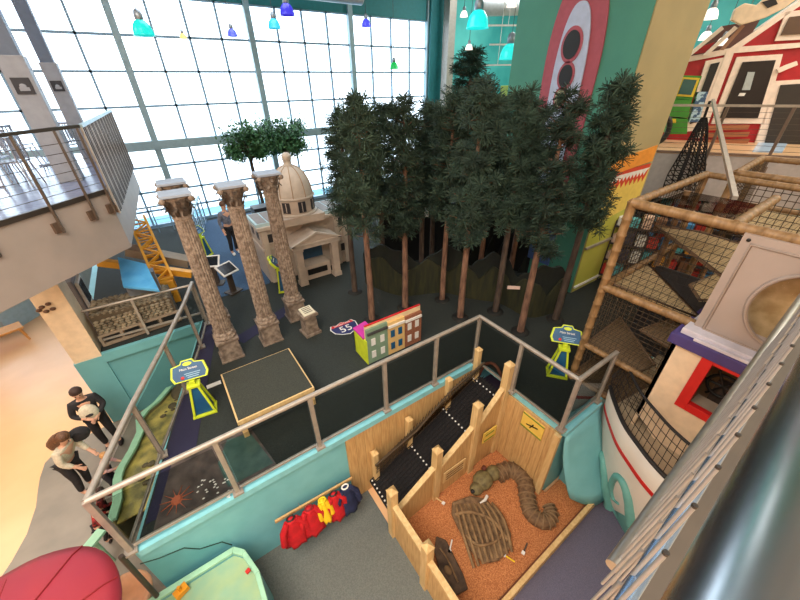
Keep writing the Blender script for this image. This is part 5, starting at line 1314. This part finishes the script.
tag(obj('blue_reflecting_mat', MB().prism([gz(752, 152, MZ+.005), gz(782, 153, MZ+.005), gz(795, 130, MZ+.005), gz(768, 128, MZ+.005)], (0, 0, .01)), mat('mat_ice_blue', (176, 200, 226), .25)), 'pale ice blue mat on the upper floor before the barn stall', 'mat')

# ================================================================== GIFT SHOP RACKS UNDER THE UPPER FLOOR
def rack(label, c, rz, L):
    t = thing('shop_rack', label, 'rack', c, rz); M = Mat.Translation(c) @ Mat.Rotation(rz, 4, 'Z')
    def X(mb): mb.v = [M @ v for v in mb.v]; return mb
    for k in range(4): obj('shelf', X(MB().box((0, 0, .2+.45*k), (L, .35, .03))), mat('shelf_dark', (62, 54, 54), .6), t)
    obj('rack_end', X(MB().box((-L/2, 0, .85), (.03, .36, 1.7)).box((L/2, 0, .85), (.03, .36, 1.7))), MATS['shelf_dark'], t)
    return M
cols = [((60, 140, 200), 'blue'), ((230, 230, 226), 'white'), ((200, 60, 50), 'red'), ((236, 170, 70), 'orange'), ((130, 90, 60), 'brown'), ((90, 180, 190), 'aqua'), ((220, 190, 170), 'pink'), ((60, 60, 80), 'dark')]
random.seed(12)
racks = [('shop rack of colourful goods right of the yellow green panel', Vec((9.6, 3.0, PZ+.01)), R(115), 1.8), ('shop rack of colourful goods behind the playhouse centre', Vec((10.6, 2.4, PZ+.01)), R(110), 1.8), ('farthest shop rack of goods seen through the playhouse', Vec((12.2, 2.9, PZ+.01)), R(112), 2.2)]
for ri, (lb, c, rz, L) in enumerate(racks):
    M = rack(lb, c, rz, L)
    for k in range(4):
        random.shuffle(cols)
        for s_ in range(7):
            cc_, cn_ = cols[s_]; w_ = L/7*.8; h_ = random.uniform(.18, .36)
            p = M @ Vec((-L/2+L*(s_+.5)/7, 0, .216+.45*k+h_/2))
            tag(obj('shop_box', MB().box(p, (w_, .26, h_), rz=rz), mat('goods_'+cn_, cc_, .5), bevel=.01), '%s package on %s shelf of the %s' % (cn_, ('lowest', 'second', 'third', 'top')[k], lb.split(' of ')[0] + (' nearest the tower', ' behind the playhouse', ' farthest away')[ri]), 'package', 'goods on the shop racks')
# spot lamps of the shop ceiling
for (x, y) in ((10.2, 2.6), (11.3, 2.2), (12.2, 1.6)):
    pass

# ================================================================== PENDANT LAMPS
def make_lamp(label, key, col, s):
    t = thing('pendant_lamp', label, 'lamp', (0, 0, 0))
    tm = mat('lamp_'+key, col, .25, emit=.9)
    pr = [(.05, .12), (.09, .10), (.13, .05), (.155, -.02), (.165, -.09), (.175, -.105), (.155, -.10), (.14, -.02), (.11, .04), (.04, .10)]
    obj('shade', MB().lathe([(r*s, z*s) for r, z in pr], n=20), tm, t)
    obj('cap', MB().lathe([(.055*s, .11*s), (.07*s, .13*s), (.068*s, .20*s), (.05*s, .25*s), (.02*s, .27*s)], n=14), mat('lamp_cap_silver', (150, 160, 170), .4, .6), t)
    return t
LT_ = mat('lamp_cord', (60, 64, 70), .5)
lamps = [((.64, 9, 7.33), 'teal', (20, 176, 170), 1.0, 'teal glass pendant at the upper left, in front of the window'),
 ((1.68, 12, 7.51), 'amber', (196, 176, 110), .5, 'tiny amber pendant between the teal one and a violet one'),
 ((2.88, 12, 7.63), 'violet', (74, 84, 176), .75, 'small violet blue pendant, left of the thick mullion'),
 ((4.05, 12, 7.88), 'cyan', (50, 160, 186), 1.0, 'cyan blue pendant just below left of the dark blue one'),
 ((3.73, 10, 7.92), 'indigo', (48, 44, 170), 1.0, 'deep indigo pendant near the top centre left'),
 ((7.59, 13, 8.2), 'navyblue', (64, 66, 190), .95, 'blue violet pendant alone right of the second thick mullion'),
 ((9.38, 14, 7.04), 'green', (24, 150, 70), 1.05, 'green pendant hanging lowest before the window'),
 ((7.93, 8, 7.77), 'turq', (30, 200, 196), 1.65, 'largest turquoise pendant left of the teal tower'),
 ((10.44, 9, 7.23), 'turq2', (40, 196, 190), 1.85, 'turquoise pendant half hidden behind the teal tower'),
 ((10.23, 11, 8.38), 'white', (250, 236, 222), .75, 'small white pendant left of the largest turquoise one'),
 ((10.25, 9, 8.4), 'white2', (250, 226, 216), .85, 'white pendant at the top edge beside the tower'),
 ((9.62, 10, 7.4), 'white3', (246, 230, 220), .7, 'white pendant just below the largest turquoise one'),
 ((2.17, 8, 7.9), 'white4', (240, 240, 240), .8, 'white pendant cut by the top edge of the view')]
for p, k, c, s_, lb in lamps:
    t = make_lamp(lb, k, c, s_); t.location = p; t['group'] = 'glass pendant lamps'
    obj('cord', MB().tube((p[0], p[1], p[2]+.26*s_), (p[0], p[1], 11.0), .008, 5), LT_, t)
# background clutter beyond the tower at upper level
tag(obj('yellow_green_booth', MB().box2(13.6, 15.2, 11.0, 12.0, 4.9, 6.3), mat('booth_lime', (150, 170, 60), .6), bevel=.02), 'lime green booth far behind between the pier and the tower', 'booth')
struct('floor_far_mezzanine', MB().box2(12.9, 19.8, 8.2, 15.2, 4.55, 4.9), mat('far_mezz_cream', (206, 196, 170), .6))
tag(obj('yellow_sign_board', MB().box2(14.2, 15.4, 9.6, 9.7, 4.905, 6.2), mat('board_yellow', (226, 200, 70), .6, col2=(120, 160, 70), scale=3)), 'yellow and green board far behind beside the tower edge', 'board')
ds = thing('ceiling_duct_run', 'round silver ceiling duct beyond the teal pendants', 'duct', (14, 10, 9))
obj('duct_tube', MB().path([(12.5, 12.5, 8.9), (17.5, 8.5, 8.9)], .28, 14), MATS['duct_grey'], ds)
for k in range(4): obj('duct_strap', MB().path([(13.2+1.2*k+.30*.7*cos(a), 11.95-.96*k+.30*.7*cos(a), 8.9+.30*sin(a)) for a in [2*pi*j/14 for j in range(15)]], .02, 5), STEEL, ds)
for k, (y, z) in enumerate(((10.5, 8.2), (10.0, 7.6), (10.8, 7.0))):
    t = thing('lighting_track', ('upper', 'middle', 'lowest')[k]+' white lighting track bar far behind the turquoise pendants', 'light track', (13.8, y, z), 0, 'white lighting tracks')
    obj('track_bar', MB().bar((11.6, y+1, z), (16, y-1.5, z), .05), WHITE, t)
    for u in (.2, .8): p = Vec((11.6, y+1, z)).lerp(Vec((16, y-1.5, z)), u); obj('hanging_rod', MB().tube(p, (p.x, p.y, 11), .01, 5), WHITE, t)
for k, (x, y, Y_) in enumerate(((711, 14, 4.2), (722, 42, 4.6), (706, 36, 5.0))):
    p = onp(x, y, (0, Y_, 0), (0, 1, 0)); t = make_lamp('white pendant %s, in the gap between tan tower and barn roof' % ('nearest the top edge', 'lowest and farthest right', 'closest to the tower')[k], 'white', (250, 236, 222), .9)
    t.location = p; t['group'] = 'glass pendant lamps'; obj('cord', MB().tube((p.x, p.y, p.z+.23), (p.x, p.y, 11.0), .008, 5), LT_, t)
# ================================================================== BALCONY RAILING AND CAFE
db = Vec((.681, .733, 0)); nb_ = Vec((.733, -.681, 0)); A0 = Vec((-.83, 8.39, 0))
br_ = thing('balcony_railing', 'brown metal railing along the front edge of the left balcony', 'railing', (-.83, 8.39, MZ))
for s_ in (-.03, -.42, -1.05, -2.0, -3.0):
    p = A0+db*s_+nb_*.04
    pr = obj('post', MB().bar(p+Vec((0, 0, MZ-.42)), p+Vec((0, 0, MZ+1.03)), .035, .06), RAILD, br_)
    obj('post_bracket', MB().box(p+Vec((0, 0, MZ-.32))-nb_*.02-db*.05, (.12, .05, .16), rz=.82), mat('bracket_brown', (104, 84, 70), .5, .3), pr)
obj('top_rail', MB().bar(A0+db*-4.2+Vec((0, 0, MZ+1.05)), A0+db*.04+Vec((0, 0, MZ+1.05)), .07, .05), RAILD, br_)
for k in range(6): obj('cable', MB().bar(A0+db*-4.2+Vec((0, 0, MZ+.14+.14*k)), A0+Vec((0, 0, MZ+.14+.14*k)), .008), RAILD, br_)
bs_ = thing('balcony_side_railing', 'closely barred railing on the window side of the left balcony', 'railing', (-.8, 8.4, MZ))
B1 = Vec((-.47, 13.6, 0)); A1 = Vec((-.80, 8.42, 0))
for k in range(34):
    p = A1.lerp(B1, k/33); obj('post', MB().bar(p+Vec((.03, 0, MZ-.45)), p+Vec((.03, 0, MZ+1.03)), .03, .05), RAILD if k % 3 else RAILM, bs_)
    obj('post_bracket', MB().box(p+Vec((.0, 0, MZ-.35)), (.05, .1, .14)), MATS['bracket_brown'], bs_)
obj('top_rail', MB().bar(A1+Vec((.03, 0, MZ+1.05)), B1+Vec((.03, 0, MZ+1.05)), .06, .05), MULLT, bs_)
ALU = mat('cafe_aluminium', (176, 182, 196), .3, .7)
def make_chair(label):
    t = thing('cafe_chair', label, 'chair')
    obj('seat', MB().box((0, 0, .45), (.40, .40, .025)), ALU, t, .008)
    m = MB()
    for k in range(5): m.box((-.15+.075*k, .19, .66), (.025, .015, .34))
    obj('backrest', m.box((0, .19, .84), (.40, .025, .05)), ALU, t)
    for sx in (-1, 1):
        for sy in (-1, 1): obj('leg', MB().tube((sx*.17, sy*.17, .45), (sx*.21, sy*.22, 0), .014, 6), ALU, t)
        obj('back_post', MB().tube((sx*.19, .18, .45), (sx*.19, .20, .86), .014, 6), ALU, t)
    return t
def make_table(label):
    t = thing('cafe_table', label, 'table')
    obj('table_top', MB().box((0, 0, .74), (.75, .75, .03)), ALU, t, .01); obj('pedestal', MB().tube((0, 0, .02), (0, 0, .73), .035, 10), ALU, t)
    obj('foot', MB().box((0, 0, .015), (.5, .06, .03)).box((0, 0, .015), (.06, .5, .03)), ALU, t); return t
tabs = [(Vec((-2.7, 9.9, MZ)), 'aluminium cafe table nearest the front of the balcony'), (Vec((-2.0, 12.3, MZ)), 'aluminium cafe table near the balcony corner'), (Vec((-4.3, 11.6, MZ)), 'aluminium cafe table farther back at the left edge')]
c0_ = make_chair('x'); t0_ = make_table('x'); first = True
for i, (p, lb) in enumerate(tabs):
    tb_ = t0_ if i == 0 else dup(t0_, p, .4*i, lb); tb_.location = p; tb_['label'] = lb; tb_['group'] = 'cafe tables on the balcony'
    for k in range(4):
        an = pi/2*k+.4*i+.3; q = p+Vec((sin(an)*.62, cos(an)*.62, 0)); nm = 'metal cafe chair, %s side of the table %s' % (('window', 'right', 'near', 'left')[k], ('at the balcony front', 'by the balcony corner', 'at the left edge')[i])
        ch = c0_ if (i == 0 and k == 0) else dup(c0_, q, -an, nm)
        ch.location = q; ch.rotation_euler = (0, 0, -an); ch['label'] = nm; ch['group'] = 'cafe chairs on the balcony'

# ================================================================== THE NEAR RAILING (photographer's side)
ow = thing('near_steel_railing', 'big polished steel tube railing in the lower right foreground', 'railing', (1.5, 0, MZ))
def rr3(y0, z, r, x0, x1, nm, mm, n=24):
    obj(nm, MB().path([(x0, y0+.03*(x0-.6*(CZ-z)), z), (x1, y0+.03*(x1-.6*(CZ-z)), z)], r, n), mm, ow)
rr3(-.083, CZ-.31, .056, -.35, 4.5, 'top_rail', CHROME, 40)
rr3(-.040, CZ-.98, .017, .1, 5.0, 'middle_rail', mat('blue_steel_tube', (130, 156, 190), .25, .8))
rr3(.012, CZ-1.50, .026, .93, 6.5, 'lower_rail', mat('dull_steel', (160, 156, 150), .35, .8))
RODM = mat('pale_rod_metal', (150, 146, 144), .4, .3); RODE = mat('rod_end_dark', (40, 36, 34), .5)
for k in range(16):
    x = .50+.125*k; y = -.043+.03*(x-.2)
    rd = obj('baluster', MB().tube((x, y, CZ-.66), (x, y+.012, CZ-1.50), .0042, 8), RODM, ow)
    obj('baluster_end', MB().tube((x, y, CZ-.658), (x, y, CZ-.664), .0052, 8), RODE, rd)
for k in range(20):
    x = .62+.115*k; y = -.022+.03*(x-.5)
    rd = obj('baluster', MB().tube((x, y, CZ-1.03), (x, y+.02, CZ-1.50), .005, 8), RODM, ow)
obj('rail_side_plate', MB().hexa([(.95, -.06, CZ-1.58), (6.5, .10, CZ-1.58), (6.5, .02, CZ-1.58), (.95, -.14, CZ-1.58), (.95, -.06, CZ-1.56), (6.5, .10, CZ-1.56), (6.5, .02, CZ-1.56), (.95, -.14, CZ-1.56)]), mat('warm_side_plate', (78, 68, 58), .6, 0), ow)

# ================================================================== PEOPLE
def skinmesh(name, V, E, par, mm, sub=2, root=0):
    me = bpy.data.meshes.new(name); I = rootM(par).inverted() if par else Mat.Identity(4)
    me.from_pydata([tuple(v[0]) for v in V], E, []); me.update(); me.materials.append(mm)
    o = bpy.data.objects.new(name, me); COL.objects.link(o); o.parent = par
    sk = o.modifiers.new('skin', 'SKIN'); sk.use_smooth_shade = True
    if not me.skin_vertices: me.skin_vertices.new() if hasattr(me.skin_vertices, 'new') else None
    ly = me.skin_vertices[0].data
    for i, v in enumerate(V): r = v[1]; ly[i].radius = r if isinstance(r, tuple) else (r, r); ly[i].use_root = (i == root)
    s_ = o.modifiers.new('sub', 'SUBSURF'); s_.levels = sub; s_.render_levels = sub
    return o
def person(label, loc, rz, h, top, pants, hair, shoes, bend=.0, armL=None, armR=None, kneel=0, longhair=False, cap=False, girl=False):
    t = thing('person', label, 'person', loc, rz); t.scale = (h/1.7,)*3
    def J(x, y, z): # bend the upper body forward (towards -y) about the pelvis
        z0_ = .93-kneel; dz = z-.93
        if dz > 0: return (x, y-sin(bend)*dz, z0_+cos(bend)*dz)
        return (x, y, max(z-kneel*(z/.93), z if z < .1 else 0.0))
    hip = .93
    P = {'pel': J(0, 0, .95), 'wst': J(0, -.01, 1.10), 'cst': J(0, 0, 1.30), 'nk0': J(0, .01, 1.43), 'nk': J(0, .0, 1.49), 'hd0': J(0, -.01, 1.56), 'hd': J(0, -.015, 1.63), 'hd1': J(0, -.01, 1.68)}
    R_ = {'pel': (.13, .10), 'wst': (.125, .095), 'cst': (.145, .10), 'nk0': (.08, .07), 'nk': .052, 'hd0': .075, 'hd': .088, 'hd1': .07}
    names = list(P); V = [[P[k], R_[k]] for k in names]; E = [(i, i+1) for i in range(len(names)-1)]; idx = {k: i for i, k in enumerate(names)}
    def chain(start, pts, rs):
        a = idx[start]; out = []
        for p, r in zip(pts, rs): V.append([p, r]); E.append((a, len(V)-1)); a = len(V)-1; out.append(a)
        return out
    arms = {}
    for s_, arm in ((-1, armL), (1, armR)):
        sh_ = J(s_*.18, 0, 1.40); el, wr = arm or ((s_*.24, .03, 1.14), (s_*.25, -.06, .90))
        el = J(*el); wr = J(*wr); dr = (Vec(wr)-Vec(el)).normalized(); hd_ = Vec(wr)+dr*.08
        c = chain('cst', [sh_, el, wr, tuple(hd_)], [.062, .045, .030, (.036, .02)])
        arms[s_] = (sh_, el, wr); sd = dr.cross(Vec((0, 1, 0))).normalized() if abs(dr.y) < .9 else Vec((1, 0, 0))
        for f in range(4):
            b = hd_+sd*(.025*(f-1.5)/1.5*1.2); V.append([tuple(b+dr*.045), .010]); E.append((c[3], len(V)-1)); V.append([tuple(b+dr*(.085-.008*abs(f-1.4))+Vec((0, -.012, 0))), .008]); E.append((len(V)-2, len(V)-1))
        V.append([tuple(Vec(wr)+dr*.03+sd*.045), .012]); E.append((c[2], len(V)-1)); V.append([tuple(Vec(wr)+dr*.07+sd*.06), .009]); E.append((len(V)-2, len(V)-1))
    legs = {}
    for s_ in (-1, 1):
        hp_ = (s_*.09, .0, J(0, 0, .93)[2]-.03); kn = (s_*.10, -.04-.30*kneel, .50-kneel*.35); an = (s_*.10, .03+kneel*.1, .09); to = (s_*.11, -.10, .04)
        chain('pel', [hp_, kn, an, to], [.088, .058, .040, (.035, .028)]); legs[s_] = (hp_, kn, an, to)
    V = [[tuple(rootM(None) @ Vec(v[0])), v[1]] for v in V]
    body = skinmesh('body', V, E, t, SKIN)
    # clothing
    V2 = [[P['pel'], (.142, .112)], [P['wst'], (.138, .108)], [P['cst'], (.160, .115)], [P['nk0'], (.085, .075)]]; E2 = [(0, 1), (1, 2), (2, 3)]
    for s_ in (-1, 1):
        sh_, el, wr = arms[s_]; b = len(V2); V2 += [[sh_, .075], [el, .058], [tuple(Vec(el).lerp(Vec(wr), .85)), .046]]; E2 += [(2, b), (b, b+1), (b+1, b+2)]
    skinmesh('jacket', V2, E2, t, top)
    V3 = [[P['pel'], (.140, .108)]]; E3 = []
    for s_ in (-1, 1):
        hp_, kn, an, to = legs[s_]; b = len(V3); V3 += [[hp_, .10], [kn, .072], [tuple(Vec(an)+Vec((0, 0, .03))), .055]]; E3 += [(0, b), (b, b+1), (b+1, b+2)]
    skinmesh('trousers', V3, E3, t, pants)
    M = rootM(t)
    def W(p): return M @ Vec(p)
    for s_ in (-1, 1):
        an = legs[s_][2]; to = legs[s_][3]
        q = MB().ball(W((to[0], (an[1]+to[1])/2-.02, .045)), (.05*h/1.7, .13*h/1.7, .045*h/1.7), 10, 6)
        obj('shoe', q, shoes, t)
    hc_ = Vec(P['hd']); up = Vec((0, -sin(bend), cos(bend))); fw = Vec((0, -cos(bend), -sin(bend)))
    hm = MB(); s3 = h/1.7
    hm.ball(W(hc_+up*.035-fw*.022), (.098*s3, .102*s3, .092*s3), 14, 10)
    if longhair:
        a = hc_-fw*.05; hm.path([W(a+up*.04), W(a-up*.08-fw*.06), W(a-up*.22-fw*.12), W(a-up*.36-fw*.13)], [.085*s3, .11*s3, .10*s3, .045*s3], 10)
    obj('cap' if cap else 'hair', hm, hair, t)
    for s_ in (-1, 1): obj('eye', MB().ball(W(hc_+fw*.086+up*(-.005)+Vec((s_*.032, 0, 0))), .011*s3, 8, 6), BLACK, t)
    obj('nose', MB().ball(W(hc_+fw*.098-up*.03), (.012*s3, .016*s3, .018*s3), 8, 6), SKIN, t)
    obj('mouth', MB().ball(W(hc_+fw*.088-up*.058), (.022*s3, .008*s3, .006*s3), 8, 6), mat('lip_red', (170, 90, 84), .6), t)
    return t
CB_ = mat('black_cloth', (28, 26, 30), .85, col2=(40, 38, 42), scale=12); CC_ = mat('cream_knit', (214, 204, 184), .9, col2=(196, 184, 162), scale=30)
HB_ = mat('brown_hair', (70, 42, 28), .6, col2=(112, 76, 50), scale=20, stretch=(4, 4, .5)); HD_ = mat('dark_hair', (54, 34, 28), .7); HBl = mat('blond_hair', (200, 150, 96), .6, col2=(170, 120, 70), scale=20)
PK = mat('pink_cloth', (206, 160, 160), .8); RC = mat('red_cloth', (170, 40, 40), .8, col2=(40, 24, 26), scale=8); GY = mat('grey_knit', (120, 124, 138), .9, col2=(90, 94, 108), scale=16); SHB = mat('shoe_dark', (36, 22, 24), .6)
fr1 = ((-.22, -.10, 1.16), (-.14, -.34, 1.08)); fr2 = ((.22, -.10, 1.16), (.14, -.34, 1.08))
w1 = person('woman with long brown hair in a cream sweater leaning over the stream table', Vec((-2.86, 6.35, .004)), R(60), 1.62, CC_, CB_, HB_, SHB, .42, ((-.22, -.10, 1.14), (-.16, -.30, .95)), ((.22, -.10, 1.14), (.18, -.32, .96)), 0, True)
jv = thing('black_handbag', 'black bag slung on the back of the woman in the cream sweater', 'bag', (-2.9, 6.5, 1.2))
obj('bag_body', MB().ball(gz(79, 434, 1.28), (.16, .12, .14), 12, 8), CB_, jv); obj('bag_strap', MB().path([gz(79, 434, 1.36)+Vec((0, 0, 0)), gz(74, 434, 1.42), gz(68, 440, 1.40)], .012, 5), CB_, jv)
w2 = person('person in a brown cap and open black jacket holding a cream bundle', Vec((-2.48, 7.25, .004)), R(10), 1.70, CB_, CB_, HD_, SHB, .12, ((-.24, -.08, 1.18), (-.08, -.26, 1.14)), ((.24, -.08, 1.18), (.08, -.26, 1.10)), 0, False, True)
bd = thing('cream_bundle', 'cream and grey bundle held against the black jacket', 'bundle', (-2.48, 7.0, 1.1))
Mb = rootM(w2); obj('bundle_cloth', MB().ball(Mb @ Vec((0, -.22, 1.20)), (.15, .11, .19), 12, 8), CC_, bd); obj('bundle_pattern', MB().ball(Mb @ Vec((.0, -.30, 1.20)), (.07, .05, .04), 10, 6), mat('bundle_black', (40, 38, 40), .7), bd)
person('blond child in a pink top reaching into the stream table', Vec((-2.42, 6.05, .004)), R(75), 1.02, PK, mat('child_trousers', (60, 58, 70), .8), HBl, SHB, .35, fr1, fr2)
person('crouching dark haired child in dark red clothes at the corner of the stream table', Vec((-2.52, 5.45, .004)), R(90), .98, RC, CB_, HD_, REDP, .35, fr1, fr2, .25)
person('small child in red and dark clothes nearest the platform corner', Vec((-2.55, 5.10, .004)), R(100), .90, RC, CB_, HD_, SHB, .30, fr1, fr2, .15)
person('person with a grey knitted top and black trousers standing on the blue ramp', gz(236, 254, PZ)+Vec((0, 0, .016)), R(30), 1.66, GY, CB_, HB_, WHITE, .05)
